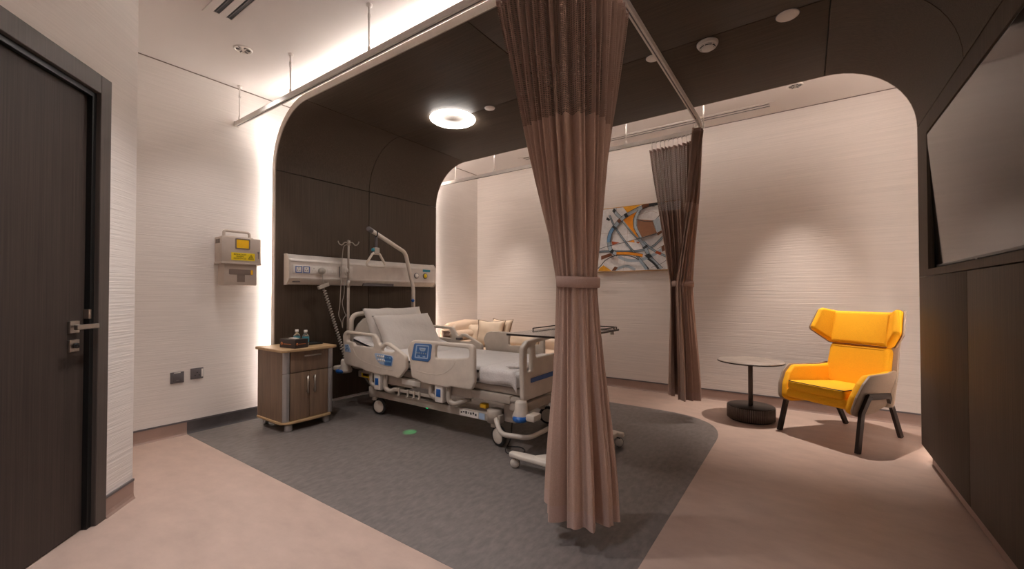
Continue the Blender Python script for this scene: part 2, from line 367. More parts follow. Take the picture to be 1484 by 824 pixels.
def edge_band(y, name):
    b = B(); path = [(XL-TH/2, .05)]+[(XL+RR+(RR+TH/2)*math.cos(a), ZC+(RR+TH/2)*math.sin(a)) for a in [PI-PI/2*i/14 for i in range(15)]]
    path += [(XR-RR+(RR+TH/2)*math.cos(a), ZC+(RR+TH/2)*math.sin(a)) for a in [PI/2-PI/2*i/14 for i in range(15)]]+[(XR+TH/2, .10)]
    rows = []
    for i, (x, z) in enumerate(path):
        p, q = path[max(i-1, 0)], path[min(i+1, len(path)-1)]; d = Vector((q[0]-p[0], q[1]-p[1])).normalized(); n = Vector((-d.y, d.x))
        rows.append([b.verts.new((x+n.x*k*(TH/2+.0005), yy, z+n.y*k*(TH/2+.0005))) for k, yy in ((-1, y-.004), (1, y-.004), (1, y+.004), (-1, y+.004))])
    for r0, r1 in zip(rows, rows[1:]):
        for k in range(4): b.faces.new((r0[k], r0[(k+1) % 4], r1[(k+1) % 4], r1[k]))
    b.faces.new(rows[0][::-1]); b.faces.new(rows[-1]); bmesh.ops.recalc_face_normals(b, faces=b.faces)
    obj('edge_band', b, 'edge', can, 'pale beige edge band')
edge_band(YN-.004, 'n'); edge_band(YC+.004, 'f')
# LED strips behind both rims: up the gap to the wall, round the corners and along the top
for y, m, sg in ((YN, 'led', -1), (YC, 'led2', 1)):
    ro = RR+TH+.010; ya, yb = sorted((y-sg*.010, y-sg*.022)); b = B()
    path = [(XL-TH-.010, .12)]+[(XL+RR+ro*math.cos(a), ZC+ro*math.sin(a)) for a in [PI-PI/2*i/14 for i in range(15)]]+[(XR-RR+ro*math.cos(a), ZC+ro*math.sin(a)) for a in [PI/2-PI/2*i/14 for i in range(15)]]+[(XR+TH+.010, .12)]
    rows = []
    for i, (x, z) in enumerate(path):
        p, q = path[max(i-1, 0)], path[min(i+1, len(path)-1)]; d = Vector((q[0]-p[0], q[1]-p[1])).normalized(); n = Vector((-d.y, d.x))
        rows.append([b.verts.new((x+n.x*k*.006, yy, z+n.y*k*.006)) for k, yy in ((-1, ya), (1, ya), (1, yb), (-1, yb))])
    for r0, r1 in zip(rows, rows[1:]):
        for k in range(4): b.faces.new((r0[k], r0[(k+1) % 4], r1[(k+1) % 4], r1[k]))
    b.faces.new(rows[0][::-1]); b.faces.new(rows[-1]); bmesh.ops.recalc_face_normals(b, faces=b.faces)
    obj('led_strip', b, m, can, 'glowing warm white LED strip')

# ------------------------------------------------------------------ things on the canopy and ceiling
rl = thing('ring_lamp', 'round white ring lamp glowing in the dark canopy above the bed', 'lamp', (1.345, 2.862, HC))
lathe_b = lathe(B(), [(.125, -.004), (.135, -.014), (.195, -.014), (.208, -.004), (.208, 0)], 48, T(1.345, 2.862, HC)); obj('ring_diffuser', lathe_b, 'ring', rl)
obj('centre_plate', lathe(B(), [(0, -.010), (.124, -.010), (.126, 0)], 48, T(1.345, 2.862, HC)), 'white', rl)
def disc(x, y, r, lab):
    o = thing('ceiling_cover', lab, 'ceiling disc', (x, y, HC), 'white sprinkler cover discs in the canopy')
    obj('cover_plate', lathe(B(), [(0, -.008), (r*.94, -.008), (r, -.005), (r, 0)], 28, T(x, y, HC)), 'white', o)
    obj('collar', lathe(B(), [(r*.7, -.004), (r*1.06, -.002), (r*1.06, 0)], 28, T(x, y, HC)), 'gunmetal', o)
disc(1.77, 2.873, .045, 'small white disc in the canopy right beside the glowing ring lamp')
disc(3.165, 2.905, .045, 'white disc on the canopy partly behind the curtain track')
disc(3.94, 2.905, .058, 'larger white disc on the canopy to the right of the smoke detector')
sd = thing('smoke_detector', 'white round smoke detector with dark slots on the canopy', 'smoke detector', (3.506, 2.93, HC))
obj('base', lathe(B(), [(.058, 0), (.064, -.004), (.064, -.014), (.058, -.016)], 36, T(3.506, 2.93, HC)), 'white', sd)
obj('sensor_head', lathe(B(), [(.058, -.016), (.060, -.022), (.056, -.028), (.050, -.029)], 36, T(3.506, 2.93, HC)), 'white', sd)
obj('dark_slots', lathe(B(), [(.050, -.029), (.046, -.036), (.036, -.039)], 36, T(3.506, 2.93, HC)), 'black', sd)
b = B()
for r0, z0 in ((.050, -.033), (.041, -.0385)): tube(b, [(3.506+r0*math.cos(k*PI/18), 2.93+r0*math.sin(k*PI/18), HC+z0) for k in range(36)], .0022, 6, True)
for k in range(6): a = k*PI/3+.3; tube(b, [(3.506+.052*math.cos(a), 2.93+.052*math.sin(a), HC-.03), (3.506+.034*math.cos(a), 2.93+.034*math.sin(a), HC-.041)], .003, 6)
obj('ribs', b, 'white', sd)
obj('centre_cap', lathe(B(), [(.037, -.038), (.035, -.044), (.018, -.054), (0, -.056)], 30, T(3.506, 2.93, HC)), 'white', sd)
def downlight(x, y, lab):
    o = thing('downlight', lab, 'downlight', (x, y, H))
    obj('trim_ring', lathe(B(), [(.045, -.002), (.050, -.007), (.058, -.006), (.062, 0)], 36, T(x, y, H)), 'white', o)
    obj('reflector', lathe(B(), [(.046, -.003), (.040, -.0015), (.020, -.001), (0, -.001)], 36, T(x, y, H)), 'steel', o)
    b = B()
    for k in range(6): tube(b, [(x+.044*math.cos(k*PI/3), y+.044*math.sin(k*PI/3), H-.004), (x+.02*math.cos(k*PI/3), y+.02*math.sin(k*PI/3), H-.003)], .004, 6)
    obj('facets', b, 'gunmetal', o)
downlight(.673, 1.366, 'chrome recessed downlight in the ceiling above the sharps box')
downlight(3.953, 4.308, 'chrome recessed downlight peeking past the canopy rim above the armchair')
def diffuser(x0, x1, y, wd, lab):
    o = thing('air_diffuser', lab, 'air vent', (x0, y, H)); h2 = wd/2
    plate_b = plate(B(), [(x0, -h2), (x1, -h2), (x1, h2), (x0, h2)], [[(x0+.05, a), (x1-.05, a), (x1-.05, a+wd*.17), (x0+.05, a+wd*.17)] for a in (-wd*.27, wd*.10)], .006, .001, T(0, y, H-.003))
    obj('frame', plate_b, 'ceil', o)
    obj('plenum', box(B(), x0+.02, x1-.02, y-h2*.8, y+h2*.8, H-.0012, H-.0006), 'black', o)
    for a in (-wd*.27, wd*.10): obj('blade', box(B(), x0+.06, x1-.06, y+a+wd*.05, y+a+wd*.075, H-.005, H-.0015), 'gunmetal', o)
diffuser(.93, 2.4, 1.12, .19, 'white slot air diffuser with two dark slots at the top of the picture')
diffuser(.95, 3.80, 4.60, .15, 'long white slot air diffuser in the ceiling before the far wall')

# ------------------------------------------------------------------ curtain track
ZR, YR0, YR1, XRL, RB = 2.565, 1.594, 4.037, 3.282, .22
tr = thing('curtain_track', 'white curtain track hung from thin rods around three sides of the bed', 'curtain track', (0, YR0, ZR))
pth = fillet([(0.012, YR0, ZR), (XRL, YR0, ZR), (XRL, YR1, ZR), (0.012, YR1, ZR)], [0, RB, RB, 0], 12)
b = ribbon(B(), pth, .030, .036); obj('rail', b, 'white', tr)
b = ribbon(B(), [Vector((p.x, p.y, p.z-.0185)) for p in pth], .007, .003); obj('rail_slot', b, 'gunmetal', tr)
for y in (YR0, YR1): bx('end_bracket', 'white', tr, 0, .014, y-.02, y+.02, ZR-.022, ZR+.022, bev=.002)
def rod(x, y, top):
    b = B(); tube(b, [(x, y, ZR+.012), (x, y, top)], .0055, 8); tube(b, [(x, y, ZR+.012), (x, y, ZR+.05)], .0085, 10); tube(b, [(x, y, top-.10), (x, y, top-.06)], .0085, 10); lathe(b, [(.0, -.016), (.017, -.014), (.019, 0)], 16, T(x, y, top))
    obj('hanger_rod', b, 'white', tr)
for x in (.06, .90, 1.83, 2.75): rod(x, YR0, H)
for x in (.30, .93, 1.75, 2.57): rod(x, YR1, H)
rod(XRL, YC+.14, H)
for y in (2.02,):
    b = B(); box(b, XRL-.006, XRL+.006, y-.006, y+.006, ZR+.014, HC-.01); lathe(b, [(0, -.012), (.026, -.012), (.028, 0)], 20, T(XRL, y, HC)); obj('canopy_bracket', b, 'white', tr)

# ------------------------------------------------------------------ curtains
def curtain(lab, path, ctr_t, r_t, ctr_b, r_b, amid, span_t, span_b, z_top, z_net, z_tie, z_bot, sgn, seed, nf=19, L=2.2, net='net', flare=0):
    rnd = random.Random(seed); ph = [rnd.uniform(0, 6.28) for _ in range(8)]
    o = thing('curtain', lab, 'curtain', (ctr_b[0], ctr_b[1], 0), 'taupe privacy curtains around the bed')
    P = [Vector((p[0], p[1])) for p in path]; ln = [0]
    for a, b_ in zip(P, P[1:]): ln.append(ln[-1]+(b_-a).length)
    def top(u):
        s = u*ln[-1]; i = 0
        while i < len(P)-2 and ln[i+1] < s: i += 1
        t = (s-ln[i])/max(1e-6, ln[i+1]-ln[i]); p = P[i].lerp(P[i+1], t); d = (P[i+1]-P[i]).normalized()
        return p, Vector((d.y, -d.x))*sgn
    def ang(u, span): return amid+(u-.5)*span*sgn
    def ss(t): t = max(0, min(1, t)); return t*t*(3-2*t)
    def fold(u):
        uu = u+.010*math.sin(2*PI*3*u+ph[0])+.006*math.sin(2*PI*7*u+ph[1])
        a = math.sin(2*PI*nf*uu+ph[2]); a = math.copysign(abs(a)**.75, a)*(.78+.22*math.sin(2*PI*4.3*u+ph[3]))
        c = math.sin(2*PI*nf*.5*uu+ph[4]); d = math.sin(2*PI*nf*.26*uu+ph[5])
        return a, c, d
    def pos(u, z):
        pt, nt_ = top(u); tt, tb = ang(u, span_t), ang(u, span_b); a, c, d = fold(u)
        nT = Vector((math.cos(tt), math.sin(tt))); nB = Vector((math.cos(tb), math.sin(tb)))
        qT = Vector(ctr_t)+nT*r_t; qB = Vector(ctr_b)+nB*r_b
        if z > z_tie:
            s = max(0, (z_top-z)/(z_top-z_tie)); k = s**1.12; base = pt.lerp(qT, k); n = nt_.lerp(nT, k); n.normalize()
            f = ((.030+flare*max(0, (u-.62)/.38))*(1-k)+.009*k)*a+.010*math.sin(PI*s)*c*1.2
        else:
            s = (z_tie-z)/(z_tie-z_bot); k = ss(s*1.1)*.45+.55*s; base = qT.lerp(qB, k); n = nT.lerp(nB, k); n.normalize()
            f = (.009*(1-k)+.010*k)*a+k*(.026*c+.020*d)
        base = base+n*f
        return Vector((base.x, base.y, z))
    NU = nf*14
    def part(name, z0, z1, nv, m, lip=0):
        b = grid(B(), lambda u, v: pos(u, z0+(z1-z0)*v), NU, nv, lambda u, v: (u*L, z0+(z1-z0)*v)); return obj(name, b, m, o)
    part('net_panel', z_top, z_net, 26, net); part('fabric_panel', z_net, z_bot+.07, 70, 'curtain'); part('hem', z_bot+.07, z_bot, 4, 'strap')
    part('heading_tape', z_top+.002, z_top-.028, 2, 'strap')
    # tieback: a flat band round the bundle
    rr = r_t+.010; b = B(); n = 64; hgt = .050
    rings = []
    for k in range(n):
        a = 2*PI*k/n; wob = 1+.03*math.sin(3*a+ph[6]); dz = .006*math.sin(a+ph[7]); d = Vector((math.cos(a), math.sin(a)))
        open_ = 1-.25*max(0, -math.cos(a-amid))
        rings.append([b.verts.new((ctr_t[0]+d.x*(rr*wob*open_+e), ctr_t[1]+d.y*(rr*wob*open_+e), z_tie+dz+zz)) for e, zz in ((0, -hgt/2), (.004, -hgt/2), (.006, 0), (.004, hgt/2), (0, hgt/2))])
    for k in range(n):
        for q in range(5): b.faces.new((rings[k][q], rings[(k+1) % n][q], rings[(k+1) % n][(q+1) % 5], rings[k][(q+1) % 5])).smooth = True
    bmesh.ops.recalc_face_normals(b, faces=b.faces); obj('tieback', b, 'strap', o)
    b = B()
    for i in range(nf):
        u = (i+.5)/nf; p, _ = top(u); q = pos(u, z_top-.01); tube(b, [q, (p.x, p.y, ZR-.03), (p.x, p.y, ZR-.017)], .0028, 6); box(b, p.x-.006, p.x+.006, p.y-.006, p.y+.006, ZR-.03, ZR-.015)
    obj('gliders', b, 'white', o, kind='stuff')
    return o
def bend(c, a0, a1, n=10): return [(c[0]+RB*math.cos(a0+(a1-a0)*i/n), c[1]+RB*math.sin(a0+(a1-a0)*i/n)) for i in range(n+1)]
p1 = [(2.80, YR0), (2.95, YR0)]+bend((XRL-RB, YR0+RB), -PI/2, 0)+[(XRL, 2.0), (XRL, 2.06)]
curtain('taupe curtain with netted top tied back in the foreground, before the foot of the bed', p1, (3.135, 1.79), .088, (3.155, 1.79), .150, -PI/4, math.radians(310), math.radians(290), 2.515, 1.90, 1.16, .10, 1, 3)
p2 = [(2.80, YR1), (2.95, YR1)]+bend((XRL-RB, YR1-RB), PI/2, 0)+[(XRL, 3.74), (XRL, 3.68)]
curtain('taupe curtain with netted top tied back beside the painting on the far wall', p2, (3.105, 3.93), .088, (3.12, 3.93), .120, PI/4, math.radians(310), math.radians(290), 2.475, 1.88, 1.19, .19, -1, 11, net='net_fine', flare=.022)

# ------------------------------------------------------------------ wall things on the left wall
sb = thing('sharps_box', 'grey beige sharps container with yellow hazard label mounted on the left wall', 'sharps container', (0, 1.58, 1.18))
bx('holder', 'sharps', sb, 0, .125, 1.465, 1.715, 1.175, 1.40, bev=.008)
b = plate(B(), [(1.50, 1.265), (1.685, 1.265), (1.685, 1.31), (1.50, 1.31)], [], .004, .001, T(.125, 0, 0) @ YZ, r=.01); box(b, .1235, .127, 1.56, 1.62, 1.205, 1.27); obj('slot', b, 'inner', sb, 'dark slot with a stem below')
bx('bag_edge', 'amber', sb, .124, .1285, 1.665, 1.682, 1.268, 1.307)
b = B(); box(b, 0, .14, 1.44, 1.74, 1.36, 1.575, bev=.006); obj('body', b, 'sharps', sb, shade=40)
bx('lid_ledge', 'sharps', sb, .0, .146, 1.436, 1.742, 1.352, 1.368, bev=.003)
wn = obj('window', plate(B(), [(1.545, 1.485), (1.645, 1.485), (1.645, 1.56), (1.545, 1.56)], [], .004, .001, T(.141, 0, 0) @ YZ, r=.008), 'amber', sb, 'amber yellow viewing window')
obj('window_rim', plate(B(), [(1.538, 1.478), (1.652, 1.478), (1.652, 1.567), (1.538, 1.567)], [[(1.548, 1.488), (1.642, 1.488), (1.642, 1.557), (1.548, 1.557)]], .005, .001, T(.142, 0, 0) @ YZ, r=.01, rh=.006), 'inner', wn)
lb = obj('hazard_label', box(B(), .1395, .1415, 1.51, 1.69, 1.385, 1.448), 'label', sb, 'yellow label with black lettering')
TM = Matrix(((0, 0, 1, 0), (1, 0, 0, 0), (0, 1, 0, 0), (0, 0, 0, 1)))
b = B()
for s_, z in (('BIOHAZARD', 1.433), ('SHARPS', 1.4165), ('RECEPTACLE', 1.400)): text(b, s_, .0165, T(.1418, 1.575, z) @ TM)
obj('lettering', b, 'ink', lb)
b = B(); tri = [Vector((0, 1.660+.026*math.cos(a), 1.411+.028*math.sin(a))) for a in (PI/2, PI/2+2*PI/3, PI/2+4*PI/3)]
for i in range(3): tube(b, [tri[i]+Vector((.142, 0, 0)), tri[(i+1) % 3]+Vector((.142, 0, 0))], .0012, 4)
for k in range(3):
    a = PI/2+k*2*PI/3; c_ = (1.660+.008*math.cos(a), 1.409+.008*math.sin(a)); tube(b, [(.142, c_[0]+.0065*math.cos(a+t), c_[1]+.0065*math.sin(a+t)) for t in [(-2.4+4.8*i/12) for i in range(13)]], .0012, 4)
tube(b, [(.142, 1.660+.005*math.cos(i*PI/6), 1.409+.005*math.sin(i*PI/6)) for i in range(12)], .0009, 4, True)
obj('hazard_symbol', b, 'ink', lb)
b = B(); tube(b, fillet([(.06, 1.485, 1.575), (.06, 1.485, 1.632), (.06, 1.68, 1.632), (.06, 1.68, 1.575)], .02, 5), .011, 10); box(b, .03, .09, 1.47, 1.70, 1.573, 1.588, bev=.004); obj('carry_handle', b, 'sharps', sb, shade=40)
b = B(); lathe(b, [(0, .004), (.007, .004), (.008, 0)], 14, T(.14, 1.718, 1.46) @ RY(PI/2)); box(b, .14, .144, 1.7165, 1.7195, 1.405, 1.455); obj('key_lock', b, 'gunmetal', sb)
b = B()
for k in range(4): box(b, .03+.022*k, .04+.022*k, 1.437, 1.441, 1.52, 1.555); 
obj('vent_slots', b, 'inner', sb)
def outlet(y, z, lab, kind):
    o = thing(kind, lab, 'wall socket' if kind == 'wall_socket' else 'switch', (0, y, z))
    bx('face_plate', 'gunmetal', o, 0, .010, y-.043, y+.043, z-.043, z+.043, bev=.002)
    if kind == 'wall_switch':
        bx('rocker', 'gunmetal', o, .009, .014, y-.026, y+.030, z-.030, z+.026, bev=.002); bx('tab', 'white', o, .009, .012, y-.022, y+.02, z+.034, z+.041)
        bx('legend', 'steel', o, .0135, .0146, y-.008, y+.012, z-.022, z-.019)
    else:
        bx('face', 'gunmetal', o, .009, .012, y-.028, y+.026, z-.030, z+.034, bev=.001); bx('switch_strip', 'white', o, .009, .013, y+.028, y+.040, z-.03, z+.034, bev=.001)
        for dy, dz in ((0, .008), (-.014, -.014), (.014, -.014)): bx('pin_hole', 'black', o, .0115, .0125, y+dy-.004, y+dy+.004, z+dz-.003, z+dz+.003)
outlet(1.196, .455, 'dark grey square wall switch, the left one of the pair below the sharps box', 'wall_switch')
outlet(1.325, .468, 'dark grey three-pin wall socket with a white strip, right beside the switch', 'wall_socket')

# ------------------------------------------------------------------ bedhead trunking
tk = thing('bedhead_unit', 'long grey aluminium bedhead trunking with sockets on the dark panel above the bed', 'bedhead unit', (XL, 2.9, 1.2))
TA, TB, TZA, TZB = 1.955, 3.80, 1.192, 1.470
prof = fillet([(XL, TZA, 0), (XL+.045, TZA, 0), (XL+.085, TZA+.05, 0), (XL+.085, TZB-.05, 0), (XL+.045, TZB, 0), (XL, TZB, 0)], [0, .02, .03, .03, .02, 0], 5, True)
def extr(pr, y0, y1):
    b = B(); r0 = [b.verts.new((p.x, y0, p.y)) for p in pr]; r1 = [b.verts.new((p.x, y1, p.y)) for p in pr]; k = len(pr)
    for i in range(k): b.faces.new((r0[i], r1[i], r1[(i+1) % k], r0[(i+1) % k]))
    b.faces.new(r0); b.faces.new(r1[::-1]); bmesh.ops.recalc_face_normals(b, faces=b.faces); return b
obj('housing', extr(prof, TA+.012, TB-.012), 'alu', tk, shade=30)
pe = [Vector((XL+(p.x-XL)*1.04, (p.y-1.331)*1.03+1.331, 0)) for p in prof]
obj('end_cap', extr(pe, TA, TA+.014), 'cream', tk, shade=30); obj('end_cap', extr(pe, TB-.014, TB), 'alu', tk, shade=30)
FX = XL+.085
for z in (TZB-.062, TZA+.062): bx('bead', 'white', tk, FX-.003, FX+.004, TA+.02, TB-.02, z-.004, z+.004, bev=.001)
bx('lower_lamp_cover', 'gunmetal', tk, FX-.035, FX-.016, 2.75, 3.15, TZA-.001, TZA+.028, mtx=None)
bx('maker_plate', 'gunmetal', tk, FX-.020, FX-.012, 2.0, 2.07, TZA+.022, TZA+.032)
Y0 = 1.995
bx('socket_panel', 'white', tk, FX, FX+.005, Y0, Y0+.44, 1.292, 1.372, bev=.001)
for k, y in enumerate((2.045, 2.118, 2.19)):
    f = bx('socket', 'white', tk, FX+.004, FX+.008, y-.028, y+.028, 1.302, 1.360, bev=.001)
    if k < 2: obj('coloured_rim', plate(B(), [(y-.03, 1.30), (y+.03, 1.30), (y+.03, 1.362), (y-.03, 1.362)], [[(y-.024, 1.306), (y+.024, 1.306), (y+.024, 1.356), (y-.024, 1.356)]], .004, .0005, T(FX+.008, 0, 0) @ YZ), 'bluebt', f, 'navy blue rim')
    b = B()
    for dy, dz in ((0, .014), (-.010, -.007), (.010, -.007)): box(b, FX+.0075, FX+.009, y+dy-.003, y+dy+.003, 1.33+dz-.0035, 1.33+dz+.0035)
    obj('pin_holes', b, 'ink', f)
for y in (2.345, 2.40): bx('data_port', 'white', tk, FX+.004, FX+.009, y-.022, y+.022, 1.305, 1.345, bev=.001)
nc = bx('call_unit', 'white', tk, FX, FX+.02, 2.475, 2.60, 1.265, 1.385, bev=.006)
obj('call_socket', lathe(B(), [(0, .016), (.012, .016), (.03, .012), (.036, 0)], 24, T(FX+.02, 2.535, 1.325) @ RY(PI/2)), 'white', nc); obj('call_button', lathe(B(), [(0, .022), (.014, .020), (.016, .012)], 20, T(FX+.02, 2.535, 1.325) @ RY(PI/2)), 'c_brown', nc)
obj('vent', box(B(), FX-.001, FX+.003, 2.455, 2.462, 1.27, 1.38), 'gunmetal', tk)
for y, m, l in ((3.475, 'white', 'white gas outlet with dark ring'), (3.615, 'label', 'yellow gas outlet')):
    g_ = obj('gas_outlet', lathe(B(), [(0, .014), (.026, .012), (.03, 0)], 24, T(FX, y, 1.325) @ RY(PI/2)), m, tk, l); obj('outlet_ring', lathe(B(), [(.025, .010), (.033, .010), (.035, 0)], 24, T(FX, y, 1.325) @ RY(PI/2)), 'gunmetal', g_)
bx('sign_plate', 'aqua', tk, FX, FX+.003, 3.58, 3.70, 1.375, 1.41, label='small blue name plate')

# coiled lead from trunking to bed
pc = thing('coiled_cable', 'grey coiled power cable running from the bedhead socket down to the bed', 'cable', (FX, 2.26, 1.33))
plug = lathe(B(), [(0, .038), (.026, .036), (.032, .02), (.032, 0)], 24, T(FX+.008, 2.262, 1.325) @ RY(PI/2)); obj('plug', plug, 'cable', pc)
c0, c1 = Vector((.21, 2.285, 1.145)), Vector((.36, 2.41, .50))
obj('lead', tube(B(), cr([(FX+.03, 2.262, 1.30), (FX+.03, 2.268, 1.24), (.212, 2.276, 1.19), c0], 6), .004, 8), 'cable', pc)
ax = (c1-c0).normalized(); e1 = ax.orthogonal().normalized(); e2 = ax.cross(e1)
obj('cable_clip', box(B(), -.014, .014, -.055, .055, -.016, .016, bev=.003, mtx=T(.212, 2.275, 1.18) @ RX(.35)), 'cable', pc)
n = 26
obj('coil', tube(B(), [c0.lerp(c1, i/(n*10))+(e1*math.cos(i*2*PI/10)+e2*math.sin(i*2*PI/10))*.013 for i in range(n*10+1)], .0052, 6), 'cable', pc)

# ------------------------------------------------------------------ hospital bed
bed = thing('hospital_bed', 'cream electric hospital bed with split side rails and blue control panels', 'bed', (1.4, 2.88, 0))
YA, YB = 2.38, 3.38
YMB = (YA+YB)/2
HEAD = [(.42, .439), (.393, .724), (.441, .759), (.863, .749), (.905, .715), (.947, .643), (1.015, .688), (1.069, .681), (1.287, .587), (1.288, .479), (1.2, .394), (1.017, .403), (.99, .392), (.736, .409), (.706, .42)]
HH1 = [(.462, .727), (.835, .722), (.870, .628), (.584, .626), (.553, .652), (.462, .661)]
HH2 = [(.968, .620), (1.029, .660), (1.151, .619), (1.102, .604), (.978, .602)]
FOOT = [(1.303, .647), (1.344, .712), (1.394, .729), (1.987, .734), (2.023, .712), (2.027, .461), (2.003, .403), (1.962, .398), (1.786, .398), (1.759, .385), (1.483, .391), (1.435, .405), (1.355, .417), (1.329, .566)]
FH = [(1.642, .701), (1.974, .699), (1.974, .634), (1.846, .614), (1.62, .598), (1.624, .684)]
for y, sg in ((YA, -1), (YB, 1)):
    hr = obj('head_side_rail', plate(B(), HEAD, [HH1, HH2], .036, .012, T(0, y, 0) @ XZ, r=.05, rh=.022, res=3), 'cream', bed, shade=50)
    fr = obj('foot_side_rail', plate(B(), FOOT, [FH], .036, .012, T(0, y, 0) @ XZ, r=.04, rh=.025, res=3), 'cream', bed, shade=50)
    b = B(); tube(b, [(x, y+sg*.0175, z) for x, z in [(p.x, p.z) for p in cr([(.56, 0, .60), (.62, 0, .53), (.74, 0, .49), (.95, 0, .462), (1.12, 0, .452)], 8)]], .003, 6); obj('moulding', b, 'cream', hr)
    b = B(); tube(b, [(p.x, y+sg*.0175, p.z) for p in cr([(1.845, 0, .60), (1.80, 0, .54), (1.70, 0, .485), (1.58, 0, .472), (1.42, 0, .48)], 8)], .003, 6); obj('moulding', b, 'cream', fr)
    ys = y+sg*.019
    if sg < 0:
        cp = obj('control_panel', plate(B(), [(1.394, .703), (1.596, .709), (1.578, .59), (1.55, .565), (1.355, .565)], [], .008, .003, T(0, ys, 0) @ XZ, r=.02), 'blue', fr, 'blue nurse control panel')
        b = plate(B(), [(1.42, .692), (1.568, .695), (1.553, .588), (1.40, .585)], [[(1.431, .684), (1.557, .687), (1.545, .597), (1.413, .594)]], .003, .0005, T(0, ys-.005, 0) @ XZ, r=.01, rh=.006)
        plate(b, [(1.455, .672), (1.53, .674), (1.525, .655), (1.51, .645), (1.475, .645), (1.46, .655)], [], .003, .0005, T(0, ys-.005, 0) @ XZ)
        for x, z in ((1.45, .603), (1.51, .603)): box(b, x-.014, x+.014, ys-.006, ys-.003, z-.004, z+.004)
        obj('panel_print', b, 'bluel', cp)
        b = B(); 
        for k in range(5): lathe(b, [(0, .001), (.007, .001), (.007, 0)], 10, T(1.43+.025*k, ys-.0055, .628) @ RX(PI/2))
        box(b, 1.475, 1.515, ys-.0075, ys-.005, .654, .664); obj('buttons', b, 'c_mid', cp)
        hp = obj('patient_panel', plate(B(), [(.875, .584), (1.116, .577), (1.135, .557), (1.115, .488), (1.043, .484), (.955, .494), (.907, .525)], [], .006, .002, T(0, ys, 0) @ XZ, r=.015), 'bluel', hr, 'pale blue patient button panel')
        obj('dark_half', plate(B(), [(1.02, .575), (1.11, .571), (1.126, .555), (1.108, .492), (1.02, .491)], [], .002, .0005, T(0, ys-.0035, 0) @ XZ, r=.01), 'blue', hp)
        b = B(); rr_ = random.Random(2)
        for i in range(4):
            for j in range(2): lathe(b, [(0, .002), (.010, .002), (.011, 0)], 10, T(.925+.027*i+.012*j, ys-.003, .560-.033*j) @ RX(PI/2))
        obj('white_buttons', b, 'white', hp)
        b = B()
        for i in range(3):
            for j in range(2): lathe(b, [(0, .002), (.009, .002), (.010, 0)], 10, T(1.04+.027*i, ys-.0045, .555-.033*j) @ RX(PI/2))
        obj('blue_buttons', b, 'c_blue', hp)
        ap = obj('angle_scale', plate(B(), [(.432, .63), (.495, .633), (.535, .558), (.442, .56)], [], .005, .002, T(0, ys, 0) @ XZ, r=.012), 'bluel', hr, 'pale blue angle indicator')
        b = B(); tube(b, [(p.x, ys-.0035, p.z) for p in cr([(.452, 0, .575), (.475, 0, .60), (.497, 0, .585), (.507, 0, .572)], 5)], .003, 6); tube(b, [(.45, ys-.0035, .615), (.49, ys-.0035, .622)], .003, 6); obj('scale_mark', b, 'blue', ap)
    else:
        bx('hinge_cap', 'gunmetal', hr, .93, 1.0, y-.022, y+.02, .615, .638, bev=.004)
# headboard and footboard
b = B(); tube(b, fillet([(.32, 2.505, .42), (.32, 2.505, .895), (.32, 2.93, .935), (.32, 3.345, .895), (.32, 3.345, .42)], [0, .09, .5, .09, 0], 10), .024, 12)
hbd = obj('headboard', b, 'cream', bed)
obj('headboard_panel', plate(B(), [(2.50, .42), (3.35, .42), (3.35, .66), (3.27, .80), (3.2, .86), (2.65, .86), (2.58, .80), (2.50, .66)], [], .03, .01, T(.32, 0, 0) @ YZ, r=.05), 'cream', hbd, shade=50)
fo = [(2.425, .36), (2.415, .66), (2.42, .735), (2.48, .775), (2.88, .80), (3.28, .775), (3.34, .735), (3.345, .66), (3.335, .36)]
fbd = obj('footboard', plate(B(), fo, [[(2.470, .555), (2.540, .555), (2.545, .725), (2.476, .725)], [(2.590, .645), (3.170, .645), (3.180, .750), (2.88, .765), (2.580, .750)], [(3.290, .555), (3.220, .555), (3.215, .725), (3.284, .725)]], .04, .013, T(2.40, 0, 0) @ YZ, r=.04, rh=.026, res=3), 'cream', bed, shade=50)
obj('blue_stripe', plate(B(), [(2.51, .478), (3.25, .478), (3.25, .523), (2.51, .508)], [], .004, .001, T(2.422, 0, 0) @ YZ), 'bluebt', fbd, 'tapering dark blue stripe')
# mattress deck, chassis, legs
bx('mattress_deck', 'creamd', bed, .40, 2.37, 2.46, 3.30, .385, .435, bev=.012)
for y in (2.445, 3.315): bx('deck_side_beam', 'creamd', bed, .55, 2.30, y-.018, y+.018, .325, .385, bev=.006)
bx('foot_cover', 'creamd', bed, 1.95, 2.385, 2.43, 3.33, .335, .375, bev=.018)
for y in (2.47, 3.29):
    cb_ = bx('chassis_beam', 'creamd', bed, .72, 2.20, y-.025, y+.025, .165, .225, bev=.006)
    if y < 3:
        for x0, x1, m in ((1.81, 2.0, 'white'), (2.005, 2.06, 'bluel')):
            lb_ = bx('rating_label', m, cb_, x0, x1, y-.027, y-.0255, .172, .218)
        b = B()
        for k in range(7): box(b, 1.825+.024*k, 1.838+.024*k, y-.0285, y-.0265, .19+.006*(k % 2), .203+.004*(k % 3))
        obj('label_print', b, 'ink', cb_)
for x in (.78, 2.13): bx('cross_beam', 'bedgrey', bed, x-.04, x+.04, 2.47, 3.29, .17, .222, bev=.005)
for x in (.95, 1.95):
    b = B(); box(b, x-.05, x+.05, YMB-.05, YMB+.05, .2, .39, bev=.01); obj('lift_column', b, 'bedgrey', bed, shade=40)
b = B(); box(b, 1.02, 1.72, YMB-.15, YMB+.12, .26, .35, bev=.02); obj('motor_box', b, 'rubber', bed, shade=40)
